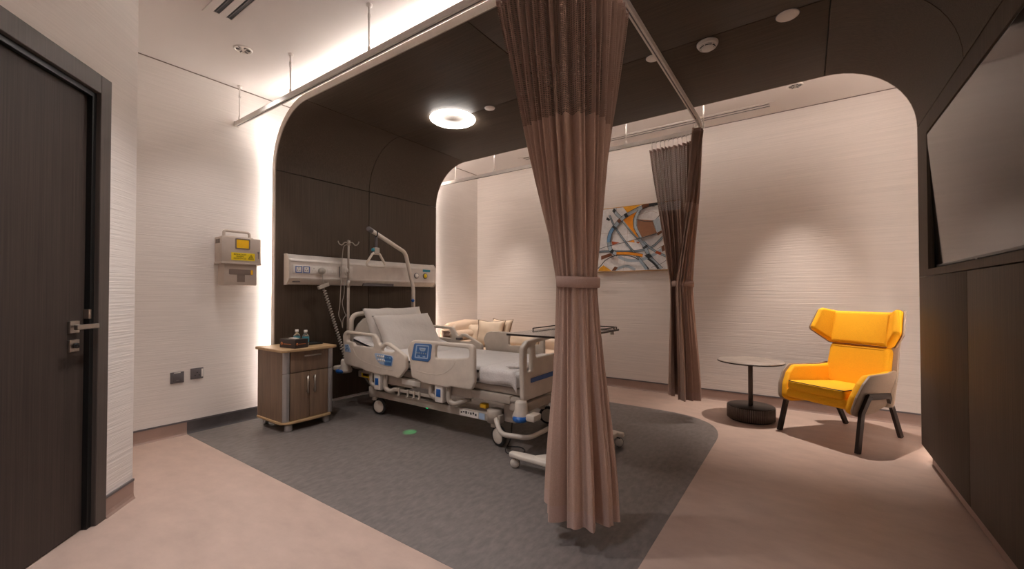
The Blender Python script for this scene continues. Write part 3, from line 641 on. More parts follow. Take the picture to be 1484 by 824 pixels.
def arm(x0, name):
    b = B()
    tube(b, fillet([(x0-.06, 2.41, .44), (x0-.06, 2.40, .30), (x0-.02, 2.41, .275), (x0+.03, 2.46, .275)], .03, 5), .018, 10)
    tube(b, fillet([(x0+.135, 2.41, .44), (x0+.135, 2.40, .275), (x0+.19, 2.41, .255), (x0+.30, 2.47, .30)], .05, 6), .020, 10)
    obj('rail_arm', b, 'creamd', bed)
    l = bx('rail_latch', 'white', bed, x0+.01, x0+.095, 2.375, 2.43, .255, .425, bev=.008); bx('latch_button', 'bluebt', l, x0+.03, x0+.075, 2.370, 2.378, .30, .36, bev=.003)
arm(.842, 'h'); arm(1.60, 'f')
b = B(); box(b, 1.07, 1.56, 2.405, 2.42, .268, .292, bev=.003); hk = obj('hook_rail', b, 'creamd', bed)
for x in (1.16, 1.27, 1.345, 1.41):
    c = B(); box(c, x-.009, x+.009, 2.396, 2.405, .238, .302, bev=.002); box(c, x-.009, x+.009, 2.384, 2.396, .238, .248, bev=.002); obj('hook', c, 'creamd', hk)
bx('scale_plate', 'white', bed, 1.17, 1.40, 2.42, 2.428, .335, .375, bev=.002)
for x0, x1, z in ((.62, .80, .385), (.93, 1.30, .355), (1.70, 1.95, .36)):
    bx('side_plate', 'creamd', bed, x0, x1, 2.425, 2.45, z-.045, z+.03, bev=.004)
for x0, x1, z0 in ((.66, .74, .30), (2.00, 2.06, .25)):
    o = bx('release_handle', 'yellowp', bed, x0, x1, 2.455, 2.50, z0, z0+.035, bev=.008, label='yellow emergency release handle')
b = B(); box(b, .60, .72, 2.425, 2.45, .33, .372, bev=.004); obj('warning_label', b, 'label', bed)
b = B(); tube(b, cr([(.56, 2.47, .36), (.66, 2.48, .27), (.72, 2.50, .20)], 6), .016, 8); obj('head_strut', b, 'bedgrey', bed)
def caster(x, y, side, swivel, whole=True):
    b = lathe(B(), [(0, .0), (.055, 0), (.058, .085), (.045, .095), (0, .095)], 24, T(x, y, .165)); lg = obj('leg_housing', b, 'creamd', bed)
    c = B(); dx, dy = math.cos(swivel)*.05, math.sin(swivel)*.05; wx, wy = x+dx, y+dy
    ex, ey = -math.sin(swivel), math.cos(swivel)
    tube(c, [(x, y, .17), (x, y, .13)], .03, 12); tube(c, cr([(x+dx*.1, y+dy*.1, .15), (x+dx*.5+ex*.022*side, y+dy*.5+ey*.022*side, .12), (wx+ex*.028*side, wy+ey*.028*side, .075)], 5), .022, 8); obj('fork', c, 'cream', lg)
    W = T(wx, wy, .075) @ RZ(swivel) @ RX(PI/2)
    obj('tyre', lathe(B(), [(.055, -.016), (.071, -.014), (.075, 0), (.071, .014), (.055, .016)], 32, W), 'rubber', lg); obj('wheel_disc', lathe(B(), [(0, -.018), (.05, -.018), (.06, -.012), (.06, .012), (.05, .018), (0, .018)], 32, W), 'cream', lg)
for x, y, s, a in ((.745, 2.475, 1, .2), (2.13, 2.475, 1, -.25), (.745, 3.29, -1, .4), (2.16, 3.10, 1, .5)): caster(x, y, s, a)
b = B(); tube(b, fillet([(2.10, 2.52, .19), (2.22, 2.38, .20), (2.27, 2.36, .13), (2.45, 2.44, .115), (2.46, 2.88, .115), (2.45, 3.32, .115), (2.27, 3.38, .13), (2.10, 3.28, .19)], [0, .05, .08, .10, 0, .10, .08, 0], 8), .017, 10); obj('foot_bumper_bar', b, 'cream', bed)
bx('foot_post', 'creamd', bed, 2.19, 2.30, 2.50, 2.60, .17, .30, bev=.012); bx('foot_cross_bar', 'creamd', bed, 2.28, 2.42, 2.44, 3.32, .275, .345, bev=.015)
def bumper(x, y, z, rot, r=1.0):
    o = obj('corner_bumper', lathe(B(), [(0, .085), (.035, .082), (.043, .07), (.045, .02), (.062, -.02), (.058, -.045), (0, -.045)], 24, T(x, y, z)), 'cream', bed)
    box_b = B(); box(box_b, x-.10*math.cos(rot)-.035, x-.10*math.cos(rot)+.035, y-.10*math.sin(rot)-.05, y-.10*math.sin(rot)+.05, z-.035, z+.01, bev=.012); obj('bumper_arm', box_b, 'cream', o, shade=40)
    obj('bumper_wheel', lathe(B(), [(0, -.016), (.045, -.016), (.052, -.005), (.052, .006), (.045, .016), (0, .016)], 24, T(x+.02*math.cos(rot+2.4), y-.035, z-.03)), 'bluebt', o)
bumper(2.40, 2.42, .285, PI); bumper(.36, 2.42, .395, 0); bumper(2.40, 3.34, .31, PI)
b = lathe(B(), [(0, 0), (.009, 0), (.010, .008), (0, .008)], 12, T(1.43, 2.47, .157)); obj('status_lamp', b, 'green', bed, 'green status lamp')
b = B(); tube(b, cr([(2.2, 2.6, .16), (2.24, 2.52, .05), (2.28, 2.40, .006), (2.36, 2.38, .006), (2.40, 2.46, .006), (2.33, 2.52, .006), (2.24, 2.48, .006)], 8), .004, 6); obj('trailing_lead', b, 'rubber', bed)
l = bpy.data.lights.new('status_beam', 'SPOT'); l.energy = 3.5; l.color = (.0, 1, .22); l.spot_size = math.radians(22); l.spot_blend = .35; l.shadow_soft_size = .004
lo_ = bpy.data.objects.new('status_beam', l); lo_.location = (1.41, 2.36, .30); C.objects.link(lo_); lo_.rotation_euler = (math.radians(-11), 0, 0)

# bedding
def smoothbox(x0, x1, y0, y1, z0, z1, rz, shape=None, n=(24, 12)):
    b = box(B(), x0, x1, y0, y1, z0, z1); bmesh.ops.subdivide_edges(b, edges=b.edges, cuts=6, use_grid_fill=True)
    bmesh.ops.bevel(b, geom=[e for e in b.edges if len(e.link_faces) == 2 and e.calc_face_angle(0) > 1], offset=rz, segments=3, profile=.5, affect='EDGES')
    return b
mt = thing('mattress', 'thick mattress in a white fitted sheet on the hospital bed', 'mattress', (1.4, 2.88, .436))
piv, ang_ = (1.06, .435), math.radians(13)
flat = smoothbox(1.06, 2.365, 2.445, 3.315, .436, .55, .035); obj('sheeted_body', flat, 'sheet', mt, shade=60)
RBM = T(piv[0], 0, piv[1]) @ RY(ang_) @ T(-piv[0], 0, -piv[1])
b = smoothbox(.375, 1.075, 2.445, 3.315, .435, .55, .035); b.transform(RBM); obj('raised_head_section', b, 'sheet', mt, shade=60)
def blanket():
    def f(u, v):
        y = 2.40+.96*v; x = 2.02+.335*u
        e = min(v, 1-v); z = .560+.004*math.sin(9*v*PI)*math.sin(5*u)
        if v < .06: y = 2.425-.004*math.sin(u*17); z = .560-(.06-v)/.06*(.105+.008*math.sin(u*6))
        if v > .94: y = 3.335; z = .560-(v-.94)/.06*.15
        if .06 <= v <= .94: y = 2.43+(v-.06)/.88*.90
        if u > .9: z -= (u-.9)*.5
        return (x, y, z)
    b = grid(B(), f, 24, 50); return b
bl = obj('blanket', blanket(), 'waffle'); md = bl.modifiers.new('s', 'SOLIDIFY'); md.thickness = .008
tag(bl, 'white waffle blanket tucked across the foot of the mattress', 'blanket')
ft = pillow(B(), .17, .34, .05, T(2.27, 2.66, .580) @ RZ(.2), 22, .5, .008, 9, .10)
tag(obj('folded_cloth', ft, 'waffle', shade=60), 'small crumpled grey white cloth lying at the foot end of the bed', 'cloth')
def bedpillow(lab, cx, cy, cz, w_, h_, th, tilt, yaw, seed):
    m_ = T(cx, cy, cz) @ RZ(yaw) @ RY(-tilt) @ RZ(PI/2)
    o = obj('pillow', pillow(B(), w_, h_, th, m_, 24, .5, .006, seed), 'pillow'); return tag(o, lab, 'pillow', 'white bed pillows')
bedpillow('white bed pillow at the back, against the headboard', .575, 2.875, .775, .74, .42, .14, math.radians(-66), 0, 1)
bedpillow('white bed pillow in front, its lower edge reaching the mattress', .765, 2.865, .715, .74, .44, .15, math.radians(-57), .03, 2)

# IV pole
iv = thing('iv_pole', 'thin beige infusion pole with four hooks at the head of the bed', 'infusion pole', (.27, 2.505, .42))
px, py = .27, 2.505
obj('lower_tube', tube(B(), [(px, py, .42), (px, py, 1.24)], .0135, 12), 'creamd', iv); obj('upper_tube', tube(B(), [(px, py, 1.22), (px, py, 1.635)], .010, 12), 'creamd', iv)
obj('clamp_collar', tube(B(), [(px, py, 1.17), (px, py, 1.245)], .0175, 14), 'steel', iv)
obj('hook_hub', tube(B(), [(px, py, 1.59), (px, py, 1.638)], .0165, 14), 'creamd', iv)
for a in (.95, .95+PI/2, .95+PI, .95+1.5*PI):
    d = Vector((math.cos(a), math.sin(a), 0)); c0_ = Vector((px, py, 1.615))
    obj('hook', tube(B(), cr([c0_, c0_+d*.035+Vector((0, 0, .004)), c0_+d*.06+Vector((0, 0, -.022)), c0_+d*.085+Vector((0, 0, -.012)), c0_+d*.098+Vector((0, 0, .016))], 6), .0055, 8), 'creamd', iv)
obj('hand_wheel', lathe(B(), [(0, .018), (.02, .016), (.022, 0)], 16, T(px-.005, py-.012, 1.34) @ RX(PI/2)), 'white', iv)
cc = thing('call_cord', 'thin pale nurse call cord looping down beside the infusion pole', 'cord', (.24, 2.46, 1.6))
obj('cord', tube(B(), cr([(px, py-.02, 1.60), (px-.012, py-.05, 1.56), (px-.012, py-.065, 1.40), (px-.01, py-.075, 1.2), (px-.01, py-.085, 1.0), (px-.005, py-.10, .90), (px, py-.075, .83), (px, py-.06, .77), (px, py-.055, .85), (px, py-.02, .90)], 8), .0032, 8), 'cable', cc)
obj('second_strand', tube(B(), cr([(px-.02, py-.03, 1.22), (px-.02, py-.035, 1.10), (px-.015, py-.055, 1.02), (px-.01, py-.04, .94), (px-.005, py-.015, .88)], 8), .0032, 8), 'cable', cc)

# lifting pole with triangle handle
lp = thing('lifting_pole', 'cream curved patient lifting pole rising from the far head corner of the bed', 'lifting pole', (.32, 3.335, .42))
obj('pole', tube(B(), fillet([(.295, 3.33, .42), (.295, 3.33, 1.17), (.33, 3.18, 1.57), (.55, 2.56, 1.725)], [0, .18, .12, 0], 10), .0215, 14), 'cream', lp)
obj('end_cap', tube(B(), [(.545, 2.572, 1.722), (.565, 2.52, 1.735)], .0235, 14), 'gunmetal', lp)
obj('blue_knob', lathe(B(), [(0, .028), (.014, .026), (.018, .02), (.018, 0)], 16, T(.315, 3.31, 1.03) @ RZ(-.9) @ RY(PI/2)), 'bluebt', lp, 'blue plastic clamp knob')
ctr = Vector((.52, 2.645, 1.70))
th_ = thing('hanging_triangle', 'cream triangular grab handle hanging on a strap from the lifting pole', 'grab handle', (ctr.x, ctr.y, 1.69))
obj('strap_loop', tube(B(), [ctr+Vector((.012*math.cos(a), .022*math.cos(a)*0, 0))+Vector((-.2*math.cos(a)*.02, .0, 0))+(Vector((.34, .94, 0)).cross(Vector((0, 0, 1)))*math.cos(a)+Vector((0, 0, 1))*math.sin(a))*.027 for a in [k*PI/10 for k in range(20)]], .006, 8, True), 'rubber', th_)
obj('strap', box(B(), ctr.x-.006, ctr.x+.006, ctr.y-.014, ctr.y+.014, 1.555, 1.675), 'gunmetal', th_)
bk = obj('strap_buckle', box(B(), ctr.x-.016, ctr.x+.016, ctr.y-.028, ctr.y+.032, 1.50, 1.565, bev=.006), 'creamd', th_); obj('buckle_button', lathe(B(), [(0, .02), (.016, .018), (.018, 0)], 16, T(ctr.x, ctr.y-.028, 1.54) @ RX(PI/2)), 'aqua', bk)
obj('triangle_grip', tube(B(), fillet([(ctr.x, ctr.y-.04, 1.505), (ctr.x, ctr.y-.128, 1.378), (ctr.x, ctr.y+.128, 1.378), (ctr.x, ctr.y+.04, 1.505)], [.02, .03, .03, .02], 6, True), .0115, 10, True), 'cream', th_)

# ------------------------------------------------------------------ bedside cabinet and what stands on it
cx0, cx1, cy0, cy1 = .19, .62, 1.70, 2.13
cbt = thing('bedside_cabinet', 'wood-effect bedside cabinet on casters with drawer, two doors and silver corner profiles', 'bedside cabinet', (.4, 1.91, 0))
bx('carcass', 'oak', cbt, cx0, cx1-.02, cy0, cy1, .075, .64)
ob_ = [(cx0, cy0-.03), (cx1+.035, cy0-.03), (cx1+.045, cy0+.06), (cx1+.06, 1.915), (cx1+.045, cy1-.03), (cx1+.03, cy1+.015), (cx0, cy1+.015)]
obj('top_board', plate(B(), ob_, [], .022, .004, T(0, 0, .651), r=.03), 'oakl', cbt, shade=40)
obj('bottom_board', plate(B(), [(cx0, cy0-.012), (cx1-.03, cy0-.012), (cx1+.02, cy0+.035), (cx1+.03, 1.915), (cx1+.02, cy1-.03), (cx0, cy1+.008)], [], .018, .003, T(0, 0, .072), r=.02), 'oakl', cbt, shade=40)
for y, a in ((cy0+.008, 1), (cy1-.008, -1)):
    for z0, z1 in ((.083, .462), (.465, .638)): obj('corner_profile', plate(B(), [(cx1-.045, y-a*.009), (cx1-.01, y-a*.006), (cx1+.004, y+a*.014), (cx1+.004, y+a*.042), (cx1-.03, y+a*.042)], [], z1-z0, .002, T(0, 0, (z0+z1)/2), r=.012), 'silver', cbt, shade=40)
dw = bx('drawer', 'oak', cbt, cx1-.02, cx1+.002, cy0+.054, cy1-.054, .470, .634, bev=.002)
def bar(p, q, off, parent, name='handle'):
    b = B(); p, q = Vector(p), Vector(q); d = (q-p).normalized(); o_ = Vector((off, 0, 0))
    wd = Vector((0, 0, 1)).cross(d) if abs(d.z) < .5 else Vector((0, 1, 0))
    tube(b, [p+o_, q+o_], .008, 10)
    for t in (.12, .88): tube(b, [p.lerp(q, t), p.lerp(q, t)+o_], .005, 8)
    obj(name, b, 'steel', parent)
bar((cx1+.002, 1.855, .598), (cx1+.002, 2.00, .598), .022, dw)
for y0, y1, yh in ((cy0+.054, 1.913, 1.888), (1.917, cy1-.054, 1.948)):
    d_ = bx('cupboard_door', 'oak', cbt, cx1-.02, cx1+.002, y0, y1, .084, .464, bev=.002); bar((cx1+.002, yh, .29), (cx1+.002, yh, .43), .022, d_)
for x, y in ((cx0+.05, cy0+.05), (cx0+.05, cy1-.05)):
    b = B(); 
    for k in (-.012, .012): lathe(b, [(0, -.008), (.02, -.008), (.024, -.004), (.024, .004), (.02, .008), (0, .008)], 20, T(x, y+k, .025) @ RX(PI/2))
    box(b, x-.016, x+.016, y-.004, y+.004, .02, .064, bev=.003); obj('twin_caster', b, 'silver', cbt, shade=40)
for y in (cy0+.055, cy1-.055): obj('front_foot', lathe(B(), [(0, .002), (.027, .002), (.029, .006), (.029, .064), (0, .064)], 24, T(cx1-.025, y, 0)), 'silver', cbt)
ZT = .663
tb = thing('tissue_box', 'dark brown tissue box with copper lettering on the bedside cabinet', 'tissue box', (.53, 1.82, ZT))
TBM = T(.535, 1.825, ZT) @ RZ(.12)
obj('carton', box(B(), -.10, .10, -.058, .058, 0, .072, bev=.002, mtx=TBM), 'boxb', tb)
b = B(); box(b, .1, .1008, -.028, .04, .03, .036, mtx=TBM); lathe(b, [(0, .001), (.010, .001), (.010, 0)], 14, TBM @ T(.1, -.04, .034) @ RY(PI/2)); box(b, -.05, .05, -.0588, -.058, .028, .035, mtx=TBM); lathe(b, [(0, .001), (.014, .001), (.014, 0)], 14, TBM @ T(-.072, -.058, .034) @ RX(PI/2)); obj('copper_print', b, 'copper', tb)
obj('tissue', pillow(B(), .10, .035, .012, TBM @ T(0, 0, .074), 8), 'white', tb)
def bottle(x, y, lab, label_m):
    o = thing('water_bottle', lab, 'bottle', (x, y, ZT), 'small water bottles on the bedside cabinet')
    obj('bottle_body', lathe(B(), [(0, 0), (.023, .001), (.0265, .008), (.0255, .02), (.0265, .03), (.0265, .082), (.024, .093), (.012, .108), (.011, .118), (0, .118)], 24, T(x, y, ZT)), 'glass', o)
    if label_m: obj('bottle_label', lathe(B(), [(.027, .034), (.0272, .036), (.0272, .078), (.027, .080)], 24, T(x, y, ZT)), label_m, o)
    obj('cap', lathe(B(), [(.0135, .116), (.014, .118), (.014, .134), (.012, .136), (0, .136)], 20, T(x, y, ZT)), 'white', o)
bottle(.43, 1.905, 'clear water bottle with white cap directly behind the tissue box', 'aqua'); bottle(.535, 1.925, 'water bottle with aqua label and white cap right of the tissue box', 'aqua')
rm = thing('tray', 'flat black tray lying at the right end of the bedside cabinet top', 'tray', (.42, 2.03, ZT))
obj('tray_base', plate(B(), [(.33, 1.97), (.50, 1.97), (.50, 2.11), (.33, 2.11)], [], .008, .002, T(0, 0, ZT+.004), r=.02), 'black', rm); obj('tray_rim', tube(B(), fillet([(.33, 1.97, ZT+.010), (.50, 1.97, ZT+.010), (.50, 2.11, ZT+.010), (.33, 2.11, ZT+.010)], .02, 5, True), .004, 6, True), 'black', rm)

# ------------------------------------------------------------------ overbed table
ot = thing('overbed_table', 'wheeled overbed table with a grey glass top, half hidden by the front curtain', 'overbed table', (2.69, 2.55, 0))
obj('glass_top', plate(B(), [(2.46, 2.15), (2.92, 2.15), (2.92, 2.91), (2.46, 2.91)], [], .010, .002, T(0, 0, .850), r=.03), 'tint', ot)
obj('dark_edge', plate(B(), [(2.457, 2.147), (2.923, 2.147), (2.923, 2.913), (2.457, 2.913)], [[(2.464, 2.154), (2.916, 2.154), (2.916, 2.906), (2.464, 2.906)]], .012, .001, T(0, 0, .849), r=.03, rh=.027), 'bronze', ot)
for x in (2.475, 2.905):
    obj('guard_rail', tube(B(), fillet([(x, 2.46, .852), (x, 2.45, .868), (x, 2.89, .868), (x, 2.88, .852)], .010, 5), .004, 8), 'bronze', ot)
obj('guard_rail', tube(B(), fillet([(2.50, 2.895, .852), (2.49, 2.895, .868), (2.89, 2.895, .868), (2.88, 2.895, .852)], .010, 5), .004, 8), 'bronze', ot)
obj('knob', tube(B(), [(2.88, 2.87, .842), (2.88, 2.87, .815)], .014, 12), 'steel', ot)
b = B(); box(b, 2.50, 2.88, 2.42, 2.64, .825, .845, bev=.006); obj('top_carrier', b, 'creamd', ot, shade=40)
bx('column', 'alu', ot, 2.79, 2.85, 2.50, 2.56, .10, .60, bev=.008); bx('inner_column', 'steel', ot, 2.80, 2.84, 2.51, 2.55, .58, .83, bev=.006)
for y in (2.21, 2.96): obj('base_foot', plate(B(), [(2.455, y-.022), (2.56, y-.035), (2.85, y-.035), (2.93, y-.022), (2.93, y+.022), (2.85, y+.035), (2.56, y+.035), (2.455, y+.022)], [], .030, .010, T(0, 0, .085), r=.02), 'cream', ot, shade=50)
obj('base_spine', plate(B(), [(2.60, 2.20), (2.90, 2.20), (2.86, 2.42), (2.86, 2.75), (2.90, 2.97), (2.72, 2.97), (2.78, 2.75), (2.78, 2.42)], [], .034, .010, T(0, 0, .088), r=.03), 'cream', ot, shade=50)
for x, y in ((2.49, 2.215), (2.895, 2.215), (2.49, 2.955), (2.895, 2.955)):
    W = T(x, y, .032) @ RZ(.3) @ RX(PI/2); wv = obj('caster', lathe(B(), [(0, -.017), (.024, -.017), (.03, -.010), (.032, 0), (.03, .010), (.024, .017), (0, .017)], 24, W), 'cream', ot)
    obj('caster_tyre', lathe(B(), [(.029, -.007), (.0325, -.005), (.0325, .005), (.029, .007)], 24, W), 'rubber', wv); obj('caster_stem', box(B(), x-.012, x+.012, y-.012, y+.012, .055, .075), 'rubber', wv)

# ------------------------------------------------------------------ sofa with cushions in the far corner
so = thing('sofa', 'low cream leather corner sofa behind the bed, along the far wall', 'sofa', (1.1, 4.45, 0))
bx('base', 'sofa', so, .12, 1.85, 4.12, 4.78, .06, .30, bev=.03)
bx('seat_cushion', 'sofa', so, .34, 1.84, 4.08, 4.58, .29, .42, bev=.045)
b = B()
def soft(x0, x1, y0, y1, z0, z1, bev): 
    t = box(B(), x0, x1, y0, y1, z0, z1, bev=bev, seg=5); return t
obj('backrest', soft(.30, 1.85, 4.60, 4.80, .30, .55, .06), 'sofa', so, shade=60)
b = B()
pa = fillet([(3.98, .30, 0), (3.98, .64, 0), (4.10, .72, 0), (4.45, .755, 0), (4.72, .735, 0), (4.80, .66, 0), (4.80, .30, 0)], .09, 6, True)
plate(b, [(p.x, p.y) for p in pa], [], .22, .06, T(.16, 0, 0) @ YZ, res=4); obj('headrest', b, 'sofa', so, shade=60)
obj('arm_roll', soft(.10, .36, 3.98, 4.55, .50, .63, .06), 'sofa', so, shade=60); obj('arm_pad', soft(.10, .38, 3.98, 4.55, .40, .505, .045), 'sofa', so, shade=60)
for x in (.2, 1.78):
    for y in (4.2, 4.7): obj('foot', lathe(B(), [(0, 0), (.018, 0), (.024, .06), (0, .06)], 16, T(x, y, 0)), 'bronze', so)
def cushion(lab, cx, cy, cz, w_, h_, th, tilt, yaw, seed, m='cushion', cat='cushion', back=True):
    mm = T(cx, cy, cz) @ RZ(yaw) @ RX(tilt)
    o = thing('cushion', lab, cat, (cx, cy, cz), 'cushions on the cream sofa')
    obj('cover', pillow(B(), w_, h_, th, mm, 18, .62, .006, seed, .13), m, o)
    e = [mm @ Vector((sx*w_/2*(1-.07*(1-abs(sy)**3)*1) if False else sx*w_/2, sy*h_/2, 0)) for sx, sy in ((-1, -1), (1, -1), (1, 1), (-1, 1))]
    pts = []
    for i in range(4):
        for k in range(8):
            t = k/8; p = e[i].lerp(e[(i+1) % 4], t); c_ = mm @ Vector((0, 0, 0)); pin = .13*(1-(2*t-1)**2); pts.append(p.lerp(c_, pin*.98))
    obj('piping', tube(B(), pts, .004, 6, True), 'cushd', o)
    return o
cushion('large square beige cushion, nearest on the sofa', .62, 4.36, .585, .38, .38, .15, math.radians(68), .35, 4)
cushion('smaller patterned beige cushion left behind the large square one', .36, 4.40, .565, .30, .30, .13, math.radians(66), .55, 5)
cushion('beige cushion mostly hidden behind the large square one, right side', .66, 4.53, .60, .36, .36, .12, math.radians(72), -.1, 6)
cushion('beige bolster cushion lying on the sofa, seen under the overbed table', 1.10, 4.42, .515, .50, .22, .17, math.radians(60), .05, 7)
cushion('small brown patterned cushion at the left end of the sofa', .22, 4.02, .70 - .13, .2, .14, .1, math.radians(60), .8, 8, 'cushd')

# ------------------------------------------------------------------ painting
pt_ = thing('painting', 'framed abstract painting of curved blue, orange and brown bands on the far wall', 'painting', (2.39, YF, 1.76))
PX0, PX1, PZ0, PZ1 = 1.87, 2.905, 1.378, 2.128; PYF = 4.805
bx('canvas', 'c_white', pt_, PX0, PX1, PYF, YF-.002, PZ0, PZ1)
obj('thin_frame', plate(B(), [(PX0-.008, PZ0-.008), (PX1+.008, PZ0-.008), (PX1+.008, PZ1+.008), (PX0-.008, PZ1+.008)], [[(PX0, PZ0), (PX1, PZ0), (PX1, PZ1), (PX0, PZ1)]], .036, .001, T(0, YF-.020, 0) @ XZ), 'gold', pt_)
lev = [0]
def clampz(p): return (min(max(p[0], PX0+.001), PX1-.001), min(max(p[1], PZ0+.001), PZ1-.001))
art = {}
def poly(pts, m):
    lev[0] += 1; y = PYF-.0002-lev[0]*.00004
    b = art.setdefault(m, B())
    p = [clampz(q) for q in pts]
    f = b.faces.new([b.verts.new((x, y, z)) for x, z in p]); f.normal_update()
    if f.normal.y > 0: f.normal_flip()
def bandp(pts, wd, m, t0=0, t1=1, line=True, n=10):
    c = cr([(x, 0, z) for x, z in pts], n); i0, i1 = int(t0*(len(c)-1)), max(int(t0*(len(c)-1))+1, int(round(t1*(len(c)-1)))); c = c[i0:i1+1]
    L_, R_ = [], []
    for i, p in enumerate(c):
        d = (c[min(i+1, len(c)-1)]-c[max(i-1, 0)]).normalized(); n_ = Vector((-d.z, 0, d.x)); L_.append(p+n_*wd/2); R_.append(p-n_*wd/2)
    for i in range(len(c)-1): poly([(q.x, q.z) for q in (L_[i], L_[i+1], R_[i+1], R_[i])], m)
    if line:
        for S_ in (L_, R_):
            for i in range(len(S_)-1):
                d = (S_[i+1]-S_[i]).normalized(); n_ = Vector((-d.z, 0, d.x))*.0022; poly([(q.x, q.z) for q in (S_[i]+n_, S_[i+1]+n_, S_[i+1]-n_, S_[i]-n_)], 'c_black')
def pline(pts, wd=.004, m='c_black'): bandp(pts, wd, m, line=False)
bandp([(2.19, 1.55), (2.31, 1.50), (2.47, 1.50), (2.61, 1.55), (2.74, 1.64), (2.87, 1.80)], .035, 'c_pale', line=False)
bandp([(2.12, 1.36), (2.20, 1.41), (2.30, 1.43), (2.40, 1.385)], .03, 'c_pale', line=False)
bandp([(1.88, 1.60), (2.02, 1.62), (2.38, 1.60), (2.57, 1.63), (2.66, 1.69), (2.76, 1.80), (2.89, 2.0)], .02, 'c_mid')
bandp([(2.09, 2.05), (2.16, 1.90), (2.29, 1.71), (2.42, 1.55), (2.55, 1.39)], .018, 'c_mid')
bandp([(2.16, 2.13), (2.17, 2.07), (2.26, 1.97), (2.36, 1.84), (2.48, 1.70), (2.57, 1.53), (2.70, 1.385)], .036, 'c_pale')
BD = [(2.74, 2.128), (2.57, 2.112), (2.48, 2.09), (2.32, 2.03), (2.23, 1.97), (2.16, 1.90), (2.11, 1.83), (2.09, 1.74), (2.10, 1.66), (2.13, 1.61), (2.20, 1.57)]
bandp(BD, .042, 'c_pale'); bandp(BD, .042, 'c_blue', .52, .72); bandp(BD, .042, 'c_brown', .10, .19); bandp(BD, .042, 'c_black', .04, .10); bandp(BD, .042, 'c_black', .30, .33); bandp(BD, .042, 'c_brown', .39, .43); bandp(BD, .042, 'c_black', .495, .52); bandp(BD, .042, 'c_black', .87, .93); bandp(BD, .042, 'c_pale', .93, 1)
poly([(2.27, 2.12), (2.48, 2.122), (2.41, 2.09), (2.32, 2.05)], 'c_ochre'); poly([(2.27, 1.97), (2.43, 2.05), (2.385, 1.97), (2.39, 1.87), (2.455, 1.74), (2.42, 1.77)], 'c_orange')
bandp([(2.46, 2.06), (2.415, 1.97), (2.42, 1.86), (2.485, 1.75)], .035, 'c_pale')
poly([(2.44, 1.96), (2.61, 1.93), (2.63, 1.85), (2.66, 1.785), (2.49, 1.75), (2.455, 1.82), (2.435, 1.89)], 'c_tan')
pline([(2.43, 1.96), (2.54, 1.925), (2.63, 1.93), (2.70, 1.99)], .007); pline([(2.45, 2.03), (2.54, 2.10), (2.64, 2.08)], .004); poly([(2.62, 1.93), (2.68, 1.96), (2.72, 1.82), (2.66, 1.79)], 'c_pale')
pline([(1.90, 1.60), (2.02, 1.66), (2.31, 1.71), (2.66, 1.78), (2.75, 1.83), (2.88, 1.95)], .006)
poly([(2.13, 1.73), (2.23, 1.705), (2.14, 1.685)], 'c_rust'); poly([(2.33, 1.71), (2.40, 1.727), (2.41, 1.695)], 'c_orange'); poly([(2.42, 1.70), (2.47, 1.70), (2.45, 1.68)], 'c_rust'); poly([(2.66, 1.785), (2.71, 1.81), (2.72, 1.785), (2.67, 1.755)], 'c_brown')
bandp([(2.19, 1.585), (2.36, 1.572), (2.50, 1.54)], .034, 'c_orange')
poly([(2.0, 1.56), (2.12, 1.59), (2.145, 1.56), (2.0, 1.515)], 'c_brown'); poly([(1.96, 1.38), (1.975, 1.415), (2.03, 1.45), (2.13, 1.38)], 'c_ochre'); poly([(2.13, 1.38), (2.17, 1.43), (2.21, 1.415), (2.18, 1.38)], 'c_brown')
pline([(1.90, 1.38), (1.98, 1.43), (2.06, 1.51), (2.20, 1.56), (2.38, 1.535), (2.50, 1.46), (2.57, 1.38)], .010)
bandp([(2.46, 1.50), (2.52, 1.42), (2.545, 1.38)], .03, 'c_mid', line=False)
poly([(2.52, 1.54), (2.57, 1.56), (2.61, 1.525), (2.56, 1.505)], 'c_black'); bandp([(2.56, 1.505), (2.63, 1.445), (2.68, 1.38)], .024, 'c_black', line=False)
pline([(2.0, 1.83), (2.3, 1.80), (2.4, 1.81)], .002, 'c_tan'); pline([(2.28, 1.39), (2.29, 1.56)], .002, 'c_tan'); pline([(2.32, 1.70), (2.33, 1.86)], .002, 'c_tan'); pline([(2.46, 2.01), (2.6, 2.03), (2.68, 2.0)], .002, 'c_tan'); pline([(2.66, 1.60), (2.82, 1.70), (2.9, 1.86)], .004); pline([(2.6, 1.40), (2.74, 1.46), (2.9, 1.60)], .004)
bandp([(2.51, 1.70), (2.59, 1.62), (2.69, 1.555), (2.80, 1.50)], .02, 'c_mid'); poly([(2.66, 1.585), (2.715, 1.56), (2.70, 1.535), (2.64, 1.56)], 'c_rust'); poly([(2.71, 1.63), (2.75, 1.645), (2.765, 1.59), (2.72, 1.57)], 'c_brown')
poly([(2.145, 2.085), (2.17, 2.055), (2.195, 2.085), (2.17, 2.115)], 'c_black'); poly([(2.07, 1.99), (2.11, 1.97), (2.12, 1.99), (2.08, 2.02)], 'c_black'); poly([(2.50, 1.63), (2.55, 1.66), (2.57, 1.64), (2.52, 1.61)], 'c_black')
for m, b in art.items(): obj('painted_bands', b, m, pt_, kind='stuff')

